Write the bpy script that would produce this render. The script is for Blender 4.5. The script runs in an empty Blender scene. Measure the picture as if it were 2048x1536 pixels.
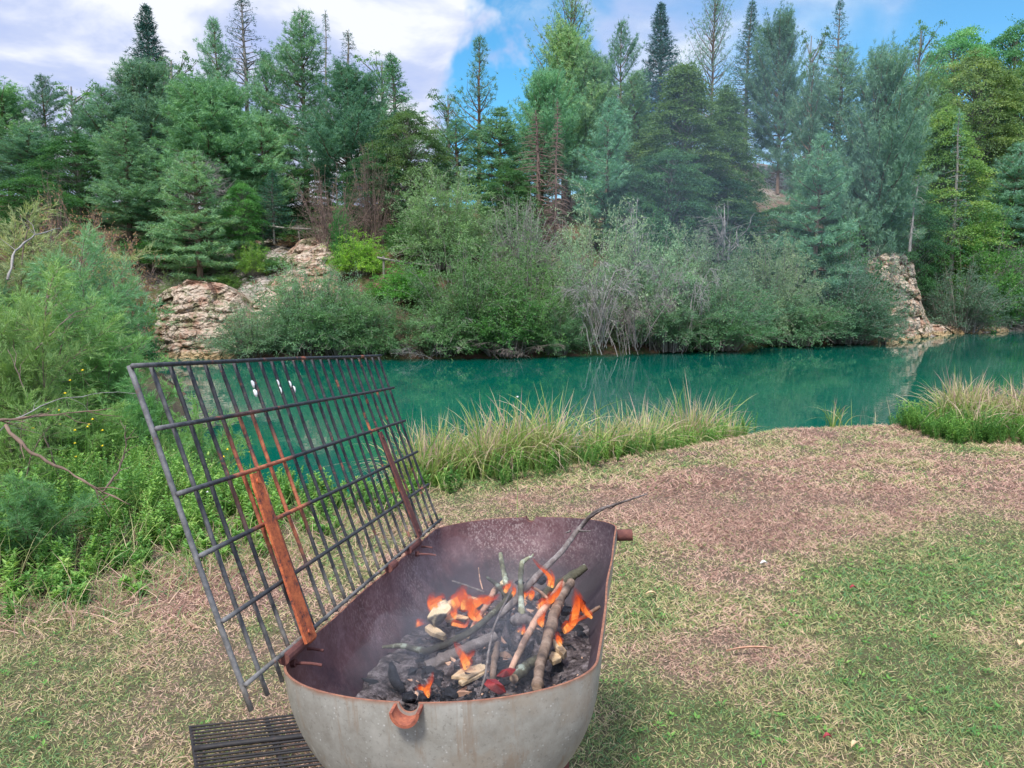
import bpy, math, random
import numpy as np
from mathutils import Vector, Matrix, noise as mnoise

# ------------------------------------------------------------------ camera, light, exposure
S = bpy.context.scene
F = 1500.0                                   # focal length in px of a 2048 px wide picture
PITCH = math.atan((768-590)/F)
CAM = np.array([0, 0, 1.6])
RGT = np.array([1.0, 0, 0]); FWD = np.array([0, math.cos(PITCH), -math.sin(PITCH)]); UPV = np.array([0, math.sin(PITCH), math.cos(PITCH)])
cam = bpy.data.objects.new('camera', bpy.data.cameras.new('camera')); S.collection.objects.link(cam); S.camera = cam
cam.location = CAM; cam.rotation_euler = (math.pi/2-PITCH, 0, 0)
cam.data.sensor_width = 36; cam.data.lens = F/2048*36; cam.data.clip_start = .05; cam.data.clip_end = 2000

SUN_EL, SUN_AZ = math.radians(57), math.radians(200)     # azimuth clockwise from +Y: behind the camera, to the left
sun = bpy.data.objects.new('sun', bpy.data.lights.new('sun', 'SUN')); S.collection.objects.link(sun)
sun.data.energy = 2.6; sun.data.angle = math.radians(11); sun.data.color = (1, .955, .88)
sd = Vector((math.sin(SUN_AZ)*math.cos(SUN_EL), math.cos(SUN_AZ)*math.cos(SUN_EL), math.sin(SUN_EL)))
sun.rotation_euler = sd.to_track_quat('Z', 'Y').to_euler()

S.view_settings.view_transform = 'Standard'; S.view_settings.look = 'None'; S.view_settings.gamma = 1
S.view_settings.use_curve_mapping = False; S.view_settings.exposure = 0.72
S.cycles.max_bounces = 6; S.cycles.transparent_max_bounces = 16; S.cycles.diffuse_bounces = 3; S.cycles.volume_step_rate = 1; S.cycles.volume_max_steps = 128


class G:                                      # tiny node-graph helper
    def __init__(s, tree): s.t = tree
    def n(s, typ, inp=None, **kw):
        nd = s.t.nodes.new(typ)
        for k, v in kw.items(): setattr(nd, k, v)
        for k, v in (inp or {}).items(): s.set(nd, k, v)
        return nd
    def set(s, nd, k, v):
        sock = nd.inputs[k]
        if isinstance(v, bpy.types.NodeSocket): s.t.links.new(v, sock)
        elif isinstance(v, bpy.types.Node): s.t.links.new(v.outputs[0], sock)
        else:
            if hasattr(sock.default_value, '__len__') and hasattr(v, '__len__') and len(v) == 3 and len(sock.default_value) == 4: v = (*v, 1)
            sock.default_value = v
    def math(s, op, a, b=0.0, c=0.0, clamp=False):
        return s.n('ShaderNodeMath', {0: a, 1: b, 2: c}, operation=op, use_clamp=clamp).outputs[0]
    def noise(s, vec, scale, detail=4, rough=.55, dist=0.0):
        return s.n('ShaderNodeTexNoise', {'Vector': vec, 'Scale': scale, 'Detail': detail, 'Roughness': rough, 'Distortion': dist}).outputs[0]
    def ramp(s, fac, stops, interp='LINEAR'):
        r = s.n('ShaderNodeValToRGB', {0: fac}); r.color_ramp.interpolation = interp
        e = r.color_ramp.elements
        while len(e) < len(stops): e.new(.5)
        for el, (p, c) in zip(e, stops):
            el.position = p; el.color = (*c, 1) if len(c) == 3 else c
        return r.outputs[0]
    def val(s, fac, a, b, x=0.0, y=1.0):      # smooth map range
        return s.n('ShaderNodeMapRange', {0: fac, 1: a, 2: b, 3: x, 4: y}, interpolation_type='SMOOTHSTEP').outputs[0]
    def mix(s, f, a, b, mode='MIX'):
        m = s.n('ShaderNodeMix', data_type='RGBA', blend_type=mode)
        s.set(m, 0, f); s.set(m, 6, a); s.set(m, 7, b)
        return m.outputs[2]


# sky: Nishita with procedural clouds placed by direction
W = bpy.data.worlds.new('World'); S.world = W; W.use_nodes = True
W.node_tree.nodes.clear(); g = G(W.node_tree)
tc = g.n('ShaderNodeTexCoord').outputs['Generated']
sky = g.n('ShaderNodeTexSky', sky_type='NISHITA', sun_disc=False, sun_elevation=SUN_EL, sun_rotation=SUN_AZ)
sky.ozone_density = 3.0; sky.dust_density = .3; sky.air_density = 1.0
blue = g.mix(1.0, sky.outputs[0], (.52, 1.12, 1.25), 'MULTIPLY')
sx = g.n('ShaderNodeSeparateXYZ', {0: tc})
den = g.math('ADD', g.math('MAXIMUM', sx.outputs[2], 0.0), .22)
pv = g.n('ShaderNodeCombineXYZ', {0: g.math('DIVIDE', sx.outputs[0], den), 1: g.math('DIVIDE', sx.outputs[1], den), 2: 0.0})
n1 = g.noise(pv.outputs[0], 1.5, 7, .55, .25)
n2 = g.noise(tc, 7.0, 5, .5, .3)
n3 = g.noise(pv.outputs[0], 2.6, 6, .6, .8)
# cover: heavy to the left, a clear gap just left of centre, thin veils to the right
azx = g.math('ADD', g.math('ADD', sx.outputs[0], g.math('MULTIPLY', g.math('SUBTRACT', n2, .5), .44)), g.math('MULTIPLY', g.math('SUBTRACT', sx.outputs[2], .25), -.12))
left = g.val(azx, -.095, -.055, 1.0, 0.0)
veil = g.math('MULTIPLY', g.val(azx, .03, .10, 0.0, 1.0), g.val(azx, .27, .42, 1.0, .12))
veil = g.math('MULTIPLY', veil, g.val(n1, .35, .55, .35, 1.0))
wisp = g.math('MULTIPLY', g.val(n3, .50, .72), .55)
left = g.math('MULTIPLY', left, g.val(g.noise(pv.outputs[0], 1.9, 6, .6, .4), .30, .42, .35, 1.0))
cov = g.math('MAXIMUM', g.math('MAXIMUM', left, g.math('MULTIPLY', veil, .8)), wisp)
back = g.math('MULTIPLY', g.val(sx.outputs[1], .25, -.1), g.val(n1, .3, .6, .55, 1.0))   # broken cloud behind the camera
cov = g.math('MAXIMUM', cov, back, clamp=True)
ccol = g.ramp(g.noise(pv.outputs[0], 2.3, 6, .55, .3), [(.36, (2.9, 3.6, 5.8)), (.47, (3.7, 4.25, 5.9)), (.58, (5.9, 6.1, 6.7))])
zen = g.math('ADD', 1.0, g.math('MULTIPLY', g.val(sx.outputs[2], .42, .8), .55))   # an overcast sky is brightest overhead
vm = g.n('ShaderNodeVectorMath', {0: ccol}, operation='SCALE'); g.t.links.new(zen, vm.inputs['Scale'])
fin = g.mix(cov, blue, vm.outputs[0])
bg = g.n('ShaderNodeBackground', {0: fin, 1: .1})
g.t.links.new(bg.outputs[0], g.n('ShaderNodeOutputWorld').inputs[0])


# ------------------------------------------------------------------ picture <-> world
def ray(x, y): return (x-1024)/F*RGT + (768-y)/F*UPV + FWD
def at_y(x, y, Y):                            # point of a sight line at world distance Y
    r = ray(x, y); return CAM + r*(Y/r[1])
def at_z(x, y, z):
    r = ray(x, y); return CAM + r*((z-CAM[2])/r[2])
def at_plane(x, y, p0, nrm):
    r = ray(x, y); return CAM + r*(((p0-CAM)@nrm)/(r@nrm))
def project(P):
    q = P-CAM; d = np.maximum(q@FWD, .01); return 1024+F*(q@RGT)/d, 768-F*(q@UPV)/d


# ------------------------------------------------------------------ vectorised helpers
rs = np.random.RandomState(7)
def unit(v): return v/np.maximum(np.linalg.norm(v, axis=-1, keepdims=True), 1e-9)
def sstep(x, a, b):
    t = np.clip((x-a)/(b-a), 0, 1); return t*t*(3-2*t)
_tab = np.random.RandomState(3).rand(256, 256)
def vnoise(x, y):
    xi = np.floor(x).astype(int); yi = np.floor(y).astype(int); fx = x-xi; fy = y-yi
    fx = fx*fx*(3-2*fx); fy = fy*fy*(3-2*fy)
    a = _tab[xi & 255, yi & 255]; b = _tab[(xi+1) & 255, yi & 255]; c = _tab[xi & 255, (yi+1) & 255]; d = _tab[(xi+1) & 255, (yi+1) & 255]
    return (a*(1-fx)+b*fx)*(1-fy)+(c*(1-fx)+d*fx)*fy
def fbm(x, y, o=4):
    s = 0; a = .5
    for k in range(o): s = s+a*vnoise(x*2**k+17.3*k, y*2**k+5.1*k); a *= .5
    return s/(1-.5**o)
def rand_dirs(n, r=rs): return unit(r.normal(size=(n, 3)))


class MB:                                     # mesh collector; builds ONE mesh object
    def __init__(s): s.v = []; s.f = []; s.a = []; s.m = []; s.n = 0
    def add(s, V, faces, a=None, m=0):
        V = np.asarray(V, float).reshape(-1, 3)
        s.v.append(V)
        s.a.append(np.full(len(V), .5) if a is None else np.broadcast_to(np.asarray(a, float), (len(V),)).copy())
        for f in (faces if isinstance(faces, list) else [faces]):
            f = np.asarray(f)
            if len(f): s.f.append(f+s.n); s.m.append(m)
        s.n += len(V); return s
    def tube(s, pts, rad, sides=6, a=None, m=0, caps=True):
        P = np.asarray(pts, float); n = len(P); R = np.broadcast_to(np.asarray(rad, float), (n,))
        T = unit(np.gradient(P, axis=0)); ref = np.array([0, 0, 1.0]) if abs(T[:, 2]).mean() < .8 else np.array([1.0, 0, 0])
        A = unit(np.cross(T, ref)); B = np.cross(T, A)
        th = np.arange(sides)*2*math.pi/sides
        V = P[:, None]+R[:, None, None]*(np.cos(th)[None, :, None]*A[:, None]+np.sin(th)[None, :, None]*B[:, None])
        V = V.reshape(-1, 3); i = np.arange(n-1)[:, None]*sides; j = np.arange(sides)[None]; k = (j+1) % sides
        Q = np.stack([i+j, i+k, i+sides+k, i+sides+j], -1).reshape(-1, 4)
        fs = [Q]
        if caps: fs += [np.arange(sides)[None, ::-1], (np.arange(sides)+(n-1)*sides)[None]]
        return s.add(V, fs, a, m)
    def box(s, c, half, R=None, a=None, m=0):
        c = np.asarray(c, float); h = np.asarray(half, float)
        V = np.array([[x, y, z] for x in (-1, 1) for y in (-1, 1) for z in (-1, 1)])*h
        if R is not None: V = V@np.asarray(R).T
        return s.add(V+c, np.array([[0, 1, 3, 2], [4, 6, 7, 5], [0, 4, 5, 1], [2, 3, 7, 6], [0, 2, 6, 4], [1, 5, 7, 3]]), a, m)
    def tris(s, P, D, L, Wd, a=None, side=None, r=rs):      # narrow triangles (needles, leaflets)
        n = len(P); D = unit(D); sd_ = unit(np.cross(D, rand_dirs(n, r) if side is None else side))
        L = np.broadcast_to(L, (n,))[:, None]; Wd = np.broadcast_to(Wd, (n,))[:, None]
        V = np.stack([P-sd_*Wd/2, P+sd_*Wd/2, P+D*L], 1).reshape(-1, 3)
        return s.add(V, np.arange(3*n).reshape(-1, 3), None if a is None else np.repeat(a, 3))
    def leaves(s, P, D, L, Wd, a=None, side=None, r=rs):    # rhombic leaf faces
        n = len(P); D = unit(D); sd_ = unit(np.cross(D, rand_dirs(n, r) if side is None else side))
        L = np.broadcast_to(L, (n,))[:, None]; Wd = np.broadcast_to(Wd, (n,))[:, None]
        up = np.cross(sd_, D)*Wd*.25
        V = np.stack([P, P+D*L*.45-sd_*Wd/2+up, P+D*L, P+D*L*.45+sd_*Wd/2+up], 1).reshape(-1, 3)
        return s.add(V, np.arange(4*n).reshape(-1, 4), None if a is None else np.repeat(a, 4))
    def blades(s, P, D, L, Wd, bend, a=None, seg=3):        # grass blades; bend = 3-vector drop direction * amount
        n = len(P); D = unit(D); sd_ = unit(np.cross(D, rand_dirs(n)))
        L = np.broadcast_to(L, (n,))[:, None]; Wd = np.broadcast_to(Wd, (n,))[:, None]
        rows = []
        for k in range(seg):
            t = k/seg; c = P+D*L*t+bend*L*t*t; w = Wd*(1-.75*t*t)/2
            rows += [c-sd_*w, c+sd_*w]
        rows.append(P+D*L+bend*L); V = np.stack(rows, 1).reshape(-1, 3); st = 2*seg+1; b = np.arange(n)[:, None]*st
        fs = [b+np.array([[2*k, 2*k+1, 2*k+3, 2*k+2]]) for k in range(seg-1)]+[b+np.array([[2*seg-2, 2*seg-1, 2*seg]])]
        return s.add(V, fs, None if a is None else np.repeat(a, st))
    def mesh(s, name, mats, smooth=False):
        me = bpy.data.meshes.new(name); V = np.concatenate(s.v); A = np.concatenate(s.a)
        me.vertices.add(len(V)); me.vertices.foreach_set('co', V.astype(np.float32).ravel())
        idx = np.concatenate([f.ravel() for f in s.f]); tot = np.concatenate([np.full(len(f), f.shape[1]) for f in s.f])
        mi = np.concatenate([np.full(len(f), m) for f, m in zip(s.f, s.m)])
        me.loops.add(len(idx)); me.loops.foreach_set('vertex_index', idx.astype(np.int32))
        me.polygons.add(len(tot)); me.polygons.foreach_set('loop_start', np.concatenate([[0], np.cumsum(tot)[:-1]]).astype(np.int32))
        me.polygons.foreach_set('material_index', mi.astype(np.int32))
        me.polygons.foreach_set('use_smooth', np.full(len(tot), smooth))
        me.update(calc_edges=True)
        at = me.attributes.new('rnd', 'FLOAT', 'POINT'); at.data.foreach_set('value', A.astype(np.float32))
        for m in (mats if isinstance(mats, (list, tuple)) else [mats]): me.materials.append(m)
        return me
    def obj(s, name, mats, parent=None, loc=None, smooth=False):
        if loc is not None: s.v = [v-np.asarray(loc) for v in s.v]
        return link(name, s.mesh(name, mats, smooth), parent, loc)


def link(name, data, parent=None, loc=None):
    o = bpy.data.objects.new(name, data); S.collection.objects.link(o)
    if parent is not None: o.parent = parent
    if loc is not None: o.location = loc
    return o
def tag(o, label=None, cat=None, group=None, kind=None):
    for k, v in (('label', label), ('category', cat), ('group', group), ('kind', kind)):
        if v: o[k] = v
    return o


# ------------------------------------------------------------------ materials
def mat(name):
    m = bpy.data.materials.new(name); m.use_nodes = True; m.node_tree.nodes.clear()
    g = G(m.node_tree); g.out = g.n('ShaderNodeOutputMaterial'); g.P = g.n('ShaderNodeTexCoord').outputs['Object']
    g.A = g.n('ShaderNodeAttribute', attribute_name='rnd').outputs['Fac']; return m, g
def fin_bsdf(g, col, rough=.8, bump=None, bdist=.01, spec=.3, metal=0.0, bstr=1.0):
    b = g.n('ShaderNodeBsdfPrincipled', {'Base Color': col, 'Roughness': rough, 'Specular IOR Level': spec, 'Metallic': metal})
    if bump is not None: g.set(b, 'Normal', g.n('ShaderNodeBump', {'Height': bump, 'Distance': bdist, 'Strength': bstr}).outputs[0])
    g.t.links.new(b.outputs[0], g.out.inputs[0]); return b
def leaf_mat(name, stops, transl=.3, clump=1.1, rough=.55, tint=True):
    m, g = mat(name)
    nz = g.noise(g.P, clump, 3, .6)
    nz = g.math('ADD', nz, g.math('MULTIPLY', g.math('SUBTRACT', g.n('ShaderNodeObjectInfo').outputs['Random'], .5), .25))
    f = g.math('ADD', g.math('MULTIPLY', g.A, .6), g.math('MULTIPLY', g.math('SUBTRACT', nz, .3), .95), clamp=True)
    c = g.ramp(f, stops)
    if tint:
        oi = g.n('ShaderNodeObjectInfo'); c = g.mix(1.0, c, oi.outputs['Color'], 'MULTIPLY')
    d = g.n('ShaderNodeBsdfPrincipled', {'Base Color': c, 'Roughness': rough, 'Specular IOR Level': .25})
    t = g.n('ShaderNodeBsdfTranslucent', {0: g.mix(1.0, c, (1.25, 1.3, .6), 'MULTIPLY')})
    ms = g.n('ShaderNodeMixShader', {0: transl, 1: d.outputs[0], 2: t.outputs[0]})
    g.t.links.new(ms.outputs[0], g.out.inputs[0]); return m

M = {}
M['pine'] = leaf_mat('pine_needles', [(0, (.065, .145, .125)), (.35, (.15, .27, .21)), (.65, (.25, .39, .28)), (1, (.40, .51, .32))], .28)
M['fir'] = leaf_mat('fir_needles', [(0, (0.031, 0.095, 0.096)), (.4, (0.070, 0.177, 0.154)), (.75, (0.119, 0.244, 0.198)), (1, (0.182, 0.326, 0.235))], .15)
M['decid'] = leaf_mat('broad_leaves', [(0, (0.055, 0.127, 0.077)), (.35, (0.116, 0.226, 0.110)), (.65, (0.198, 0.330, 0.143)), (1, (0.363, 0.418, 0.176))], .35, .8)
M['willow'] = leaf_mat('willow_leaves', [(0, (0.085, 0.164, 0.115)), (.35, (0.186, 0.295, 0.195)), (.7, (0.304, 0.443, 0.266)), (1, (0.490, 0.606, 0.355))], .3, .9)
M['feather'] = leaf_mat('feathery_leaves', [(0, (.09, .16, .09)), (.35, (.19, .33, .17)), (.65, (.32, .45, .22)), (.85, (.44, .51, .22)), (1, (.56, .52, .28))], .3, .9)
M['weed'] = leaf_mat('weed_leaves', [(0, (0.049, 0.143, 0.044)), (.35, (0.123, 0.299, 0.074)), (.7, (0.271, 0.478, 0.111)), (1, (0.517, 0.622, 0.209))], .3, 1.3, tint=False)
M['brownleaf'] = leaf_mat('withered_leaves', [(0, (0.162, 0.105, 0.068)), (.4, (0.324, 0.210, 0.135)), (.75, (0.486, 0.367, 0.203)), (1, (0.567, 0.498, 0.189))], .2, 1.2)

def bark_mat(name, a, b, sc=9, tint=True):
    m, g = mat(name)
    n = g.noise(g.n('ShaderNodeMapping', {0: g.P, 'Scale': (1, 1, .25)}).outputs[0], sc, 5, .65)
    c = g.ramp(n, [(.3, a), (.7, b)])
    if tint: c = g.mix(1.0, c, g.n('ShaderNodeObjectInfo').outputs['Color'], 'MULTIPLY')
    fin_bsdf(g, c, .9, n, .02, .1); return m
M['bark'] = bark_mat('pine_bark', (.10, .075, .06), (.32, .22, .17))
M['greybark'] = bark_mat('grey_bark', (.13, .12, .105), (.38, .35, .31))
M['deadwood'] = bark_mat('dead_wood', (.16, .15, .145), (.46, .43, .41), 14)
M['browntwig'] = bark_mat('brown_dead_twigs', (.13, .09, .08), (.30, .22, .19), 14)

# lawn blades: attribute 'rnd' 0..0.5 straw, 0.5..1 green
m, g = mat('lawn_blades')
c = g.ramp(g.A, [(0, (.30, .18, .15)), (.16, (.54, .335, .265)), (.32, (.76, .53, .41)), (.49, (.64, .53, .30)), (.51, (.45, .43, .20)), (.68, (.36, .41, .16)), (.85, (.23, .36, .13)), (1, (.13, .30, .13))])
d = g.n('ShaderNodeBsdfPrincipled', {'Base Color': c, 'Roughness': .7, 'Specular IOR Level': .2})
t = g.n('ShaderNodeBsdfTranslucent', {0: c})
g.t.links.new(g.n('ShaderNodeMixShader', {0: .25, 1: d.outputs[0], 2: t.outputs[0]}).outputs[0], g.out.inputs[0]); M['lawn'] = m
# sedge blades: 0 base green .. 1 dry pinkish tips
m, g = mat('sedge_blades')
c = g.ramp(g.A, [(0, (.11, .21, .05)), (.3, (.22, .38, .085)), (.52, (.40, .47, .14)), (.68, (.62, .54, .30)), (.85, (.64, .47, .37)), (1, (.50, .31, .29))])
d = g.n('ShaderNodeBsdfPrincipled', {'Base Color': c, 'Roughness': .5, 'Specular IOR Level': .35})
t = g.n('ShaderNodeBsdfTranslucent', {0: c})
g.t.links.new(g.n('ShaderNodeMixShader', {0: .3, 1: d.outputs[0], 2: t.outputs[0]}).outputs[0], g.out.inputs[0]); M['sedge'] = m

# ground: rnd = greenness of the near lawn; 'rock' and 'far' are attributes of their own
m, g = mat('ground_soil')
far = g.n('ShaderNodeAttribute', attribute_name='far').outputs['Fac']; rock = g.n('ShaderNodeAttribute', attribute_name='rock').outputs['Fac']
n = g.noise(g.P, 9, 6, .7); nb = g.noise(g.P, 60, 3, .7); nf = g.noise(g.P, 1.1, 5, .6, .4)
lawn = g.mix(g.A, g.ramp(nb, [(.3, (.10, .07, .055)), (.7, (.26, .19, .145))]), g.ramp(nb, [(.3, (.045, .06, .025)), (.7, (.13, .15, .06))]))
lawn = g.mix(g.val(n, .4, .62, 0, .5), lawn, (.16, .12, .085))
litter = g.ramp(g.noise(g.P, 4.5, 6, .75), [(.3, (.06, .04, .03)), (.5, (.17, .10, .07)), (.7, (.31, .20, .155))])
litter = g.mix(g.val(nf, .40, .56, 0, .85), litter, g.ramp(nb, [(.3, (.035, .06, .02)), (.7, (.10, .15, .05))]))
vor = g.n('ShaderNodeTexVoronoi', {'Vector': g.n('ShaderNodeMapping', {0: g.P, 'Scale': (1, 1, 1.8)}).outputs[0], 'Scale': 2.6}, feature='DISTANCE_TO_EDGE').outputs['Distance']
rk = g.mix(g.val(vor, 0, .08), (.09, .075, .065), g.ramp(g.noise(g.P, 5, 6, .7), [(.3, (.27, .22, .19)), (.7, (.58, .52, .47))]))
litter = g.mix(g.math('MULTIPLY', rock, g.val(g.noise(g.P, 2.2, 4, .6), .38, .52)), litter, rk)
col = g.mix(far, lawn, litter)
fin_bsdf(g, col, .95, g.math('ADD', n, g.math('MULTIPLY', nb, .3)), .04, .1); M['ground'] = m

m, g = mat('limestone_rock')
vor = g.n('ShaderNodeTexVoronoi', {'Vector': g.n('ShaderNodeMapping', {0: g.mix(.12, g.P, g.n('ShaderNodeTexNoise', {'Vector': g.P, 'Scale': 2.0}).outputs[1]), 'Scale': (1, 1, 2.2)}).outputs[0], 'Scale': 1.7}, feature='DISTANCE_TO_EDGE').outputs['Distance']
nn = g.noise(g.P, 6, 7, .7)
c = g.ramp(nn, [(.28, (.27, .20, .15)), (.42, (.45, .35, .27)), (.6, (.62, .52, .42)), (.75, (.74, .66, .56))])
c = g.mix(g.val(g.noise(g.P, 1.2, 5, .65), .46, .62, 0, .85), c, (.34, .19, .13))
c = g.mix(g.val(g.noise(g.P, 2.3, 5, .7), .50, .60, 0, .85), c, (.16, .16, .08))
sz = g.n('ShaderNodeSeparateXYZ', {0: g.n('ShaderNodeNewGeometry').outputs['Position']}).outputs[2]
c = g.mix(g.val(sz, -.5, -.36, .75, 0), c, (.46, .33, .17))
fin_bsdf(g, c, .9, g.math('ADD', g.val(vor, 0, .06), nn), .06, .15); M['rock'] = m

m, g = mat('lake_water')
st = g.n('ShaderNodeMapping', {0: g.P, 'Scale': (1, .55, 1)}).outputs[0]
nn = g.math('ADD', g.noise(st, 3.2, 3, .5), g.math('MULTIPLY', g.noise(st, .7, 2, .5), 1.6))
c = g.ramp(g.noise(g.P, .12, 3, .5), [(.35, (.0, .095, .070)), (.65, (.0, .128, .084))])
fin_bsdf(g, c, .02, nn, .0026, .42); M['water'] = m

# barbecue metals
def rust_mat(name, stops, sc=22, rough=.85, bd=.0015, metal=0.0, gr=None):
    m, g = mat(name)
    n = g.noise(g.P, sc, 8, .75); n2 = g.noise(g.P, sc*6, 4, .7)
    f = g.math('ADD', g.math('MULTIPLY', n, .75), g.math('MULTIPLY', n2, .25))
    c = g.ramp(f, stops)
    if gr: c = gr(g, c)
    fin_bsdf(g, c, rough, f, bd, .3, metal); return m
def inner_col(g, c):
    s_ = g.n('ShaderNodeSeparateXYZ', {0: g.P})
    sp = g.val(g.noise(g.n('ShaderNodeMapping', {0: g.P, 'Scale': (1, 1.2, .75)}).outputs[0], 150, 4, .7), .49, .62)
    reg = g.val(g.noise(g.P, 5, 3, .5), .34, .58)
    reg = g.math('MULTIPLY', reg, g.val(s_.outputs[1], .1, .7, .25, .8))
    c = g.mix(g.math('MULTIPLY', sp, reg), c, (.44, .35, .34))
    c = g.mix(g.math('MULTIPLY', g.val(s_.outputs[1], .25, -.15, 0, .75), g.val(g.noise(g.P, 12, 4, .6), .3, .6)), c, (.17, .045, .022))
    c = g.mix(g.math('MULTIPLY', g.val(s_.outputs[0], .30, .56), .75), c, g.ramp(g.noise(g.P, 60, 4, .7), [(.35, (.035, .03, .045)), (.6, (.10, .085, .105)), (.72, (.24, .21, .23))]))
    soot = g.math('MULTIPLY', g.val(g.math('ADD', s_.outputs[2], g.math('MULTIPLY', g.noise(g.P, 9, 5, .65), .16)), .0, -.10), g.val(s_.outputs[1], -.1, .25))
    c = g.mix(g.math('MULTIPLY', soot, .75), c, (.028, .026, .034))
    gl = g.math('MULTIPLY', g.val(g.noise(g.P, 7, 4, .6, .5), .50, .60), g.val(s_.outputs[2], -.05, -.2))
    return g.mix(g.math('MULTIPLY', gl, .7), c, (.05, .045, .05))
M['inner'] = rust_mat('rusty_inside', [(.3, (.075, .038, .045)), (.5, (.165, .085, .092)), (.68, (.31, .20, .21))], 16, .5, .001, gr=inner_col)
def outer_col(g, c):
    v = g.n('ShaderNodeTexVoronoi', {'Vector': g.P, 'Scale': 120.0}).outputs['Distance']
    big = g.noise(g.P, 30, 2, .5)
    c = g.mix(g.math('MULTIPLY', g.math('MULTIPLY', g.val(v, .26, .08), .5), g.val(big, .46, .64)), c, (.86, .86, .86))
    dr = g.noise(g.n('ShaderNodeMapping', {0: g.P, 'Scale': (1, 1, .12)}).outputs[0], 26, 4, .6)
    c = g.mix(g.val(dr, .6, .74, 0, .55), c, (.66, .65, .60))
    c = g.mix(g.val(g.noise(g.P, 6, 5, .65), .50, .66, 0, .5), c, (.36, .29, .22))
    c = g.mix(g.val(g.noise(g.P, 140, 3, .7), .58, .66, 0, .45), c, (.20, .19, .17))
    dr2 = g.noise(g.n('ShaderNodeMapping', {0: g.P, 'Scale': (1, 1, .06)}).outputs[0], 34, 5, .7)
    c = g.mix(g.math('MULTIPLY', g.val(dr2, .52, .66), .6), c, (.30, .22, .16))
    s_ = g.n('ShaderNodeSeparateXYZ', {0: g.P})
    return g.mix(g.val(g.math('ADD', s_.outputs[2], g.math('MULTIPLY', g.noise(g.P, 18, 5, .7), .02)), .002, .014, 0, .85), c, (.30, .13, .07))
M['outer'] = rust_mat('galvanised_outside', [(.3, (.24, .22, .19)), (.5, (.37, .355, .32)), (.7, (.52, .50, .46))], 7, .5, .0006, .15, gr=outer_col)
M['rust'] = rust_mat('orange_rust', [(.40, (.11, .05, .045)), (.47, (.40, .10, .045)), (.62, (.68, .19, .07))], 48, bd=.003)
M['outletrust'] = rust_mat('outlet_rust', [(.36, (.10, .04, .035)), (.5, (.30, .095, .06)), (.64, (.50, .17, .09))], 34)
M['rimrust'] = rust_mat('rim_rust', [(.36, (.12, .07, .055)), (.5, (.30, .13, .085)), (.64, (.44, .22, .13))], 40)
M['darkrust'] = rust_mat('dark_rust', [(.3, (.07, .035, .035)), (.5, (.14, .055, .05)), (.7, (.26, .11, .08))], 26)
m, g = mat('grate_steel')
n = g.noise(g.P, 9, 5, .7); n2 = g.noise(g.P, 70, 4, .7)
c = g.ramp(n2, [(.3, (.018, .020, .026)), (.6, (.05, .052, .058)), (.75, (.13, .12, .11))])
sp = g.n('ShaderNodeSeparateXYZ', {0: g.P})                         # grate frame: x along the barrel, y up the grate
grey = g.math('MULTIPLY', g.val(g.math('ADD', sp.outputs[0], g.math('MULTIPLY', n, .3)), .26, .10), .85)
c = g.mix(grey, c, g.ramp(n2, [(.3, (.13, .13, .135)), (.7, (.30, .30, .31))]))
grey2 = g.math('MULTIPLY', g.val(sp.outputs[1], .14, .04), g.val(n, .35, .6))
c = g.mix(grey2, c, g.ramp(n2, [(.3, (.12, .11, .10)), (.7, (.28, .26, .24))]))
dx = g.math('SUBTRACT', sp.outputs[0], .29); dy = g.math('SUBTRACT', sp.outputs[1], .29)
dd = g.math('ADD', g.math('MULTIPLY', dx, dx), g.math('MULTIPLY', g.math('MULTIPLY', dy, dy), .55))
rz = g.math('MAXIMUM', g.math('MULTIPLY', g.val(dd, .020, .006), g.val(n, .32, .48)), g.val(n, .58, .68))
c = g.mix(rz, c, g.ramp(g.noise(g.P, 40, 4, .7), [(.35, (.16, .05, .035)), (.5, (.40, .12, .06)), (.68, (.62, .22, .10))]))
fin_bsdf(g, c, .6, n2, .001, .4); M['grate'] = m
M['blackgrate'] = rust_mat('sooty_steel', [(.3, (.012, .012, .015)), (.55, (.035, .032, .033)), (.72, (.13, .06, .04))], 14, .6)

def wood_mat(name, stops, sc=30, lichen=None, rough=.85, char=None):
    m, g = mat(name)
    n = g.noise(g.P, sc, 7, .7); c = g.ramp(n, stops)
    if lichen: c = g.mix(g.val(g.noise(g.P, 30, 5, .7), .56, .62, 0, .85), c, lichen)
    c = g.mix(g.val(g.noise(g.P, 11, 3, .6), .5, .64, 0, .7 if sc != 45 else 0), c, (.03, .027, .028))
    if char: c = g.mix(g.val(g.noise(g.P, char, 4, .6), .48, .6, 0, .95), c, (.014, .013, .015))
    fin_bsdf(g, c, rough, n, .006, .2); return m
M['stick_grey'] = wood_mat('grey_stick_bark', [(.3, (.09, .075, .07)), (.5, (.19, .16, .15)), (.7, (.36, .33, .32))])
M['stick_brown'] = wood_mat('brown_stick_bark', [(.3, (.11, .075, .055)), (.5, (.25, .175, .13)), (.7, (.42, .32, .25))])
M['stick_moss'] = wood_mat('mossy_stick_bark', [(.3, (.045, .042, .035)), (.5, (.10, .095, .065)), (.7, (.19, .18, .13))], lichen=(.33, .38, .32))
M['stick_lichen'] = wood_mat('lichen_stick_bark', [(.3, (.10, .09, .05)), (.5, (.24, .24, .15)), (.7, (.42, .45, .34))], lichen=(.50, .56, .46))
M['stick_tan'] = wood_mat('peeled_stick_wood', [(.3, (.40, .20, .13)), (.5, (.60, .36, .25)), (.7, (.72, .48, .34))], 14)
M['cutwood'] = wood_mat('split_pale_wood', [(.3, (.58, .43, .24)), (.5, (.76, .62, .40)), (.7, (.85, .74, .54))], 40, char=9)
M['palewood'] = wood_mat('clean_pale_wood', [(.3, (.50, .34, .18)), (.5, (.70, .52, .32)), (.7, (.80, .64, .43))], 60)
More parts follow.
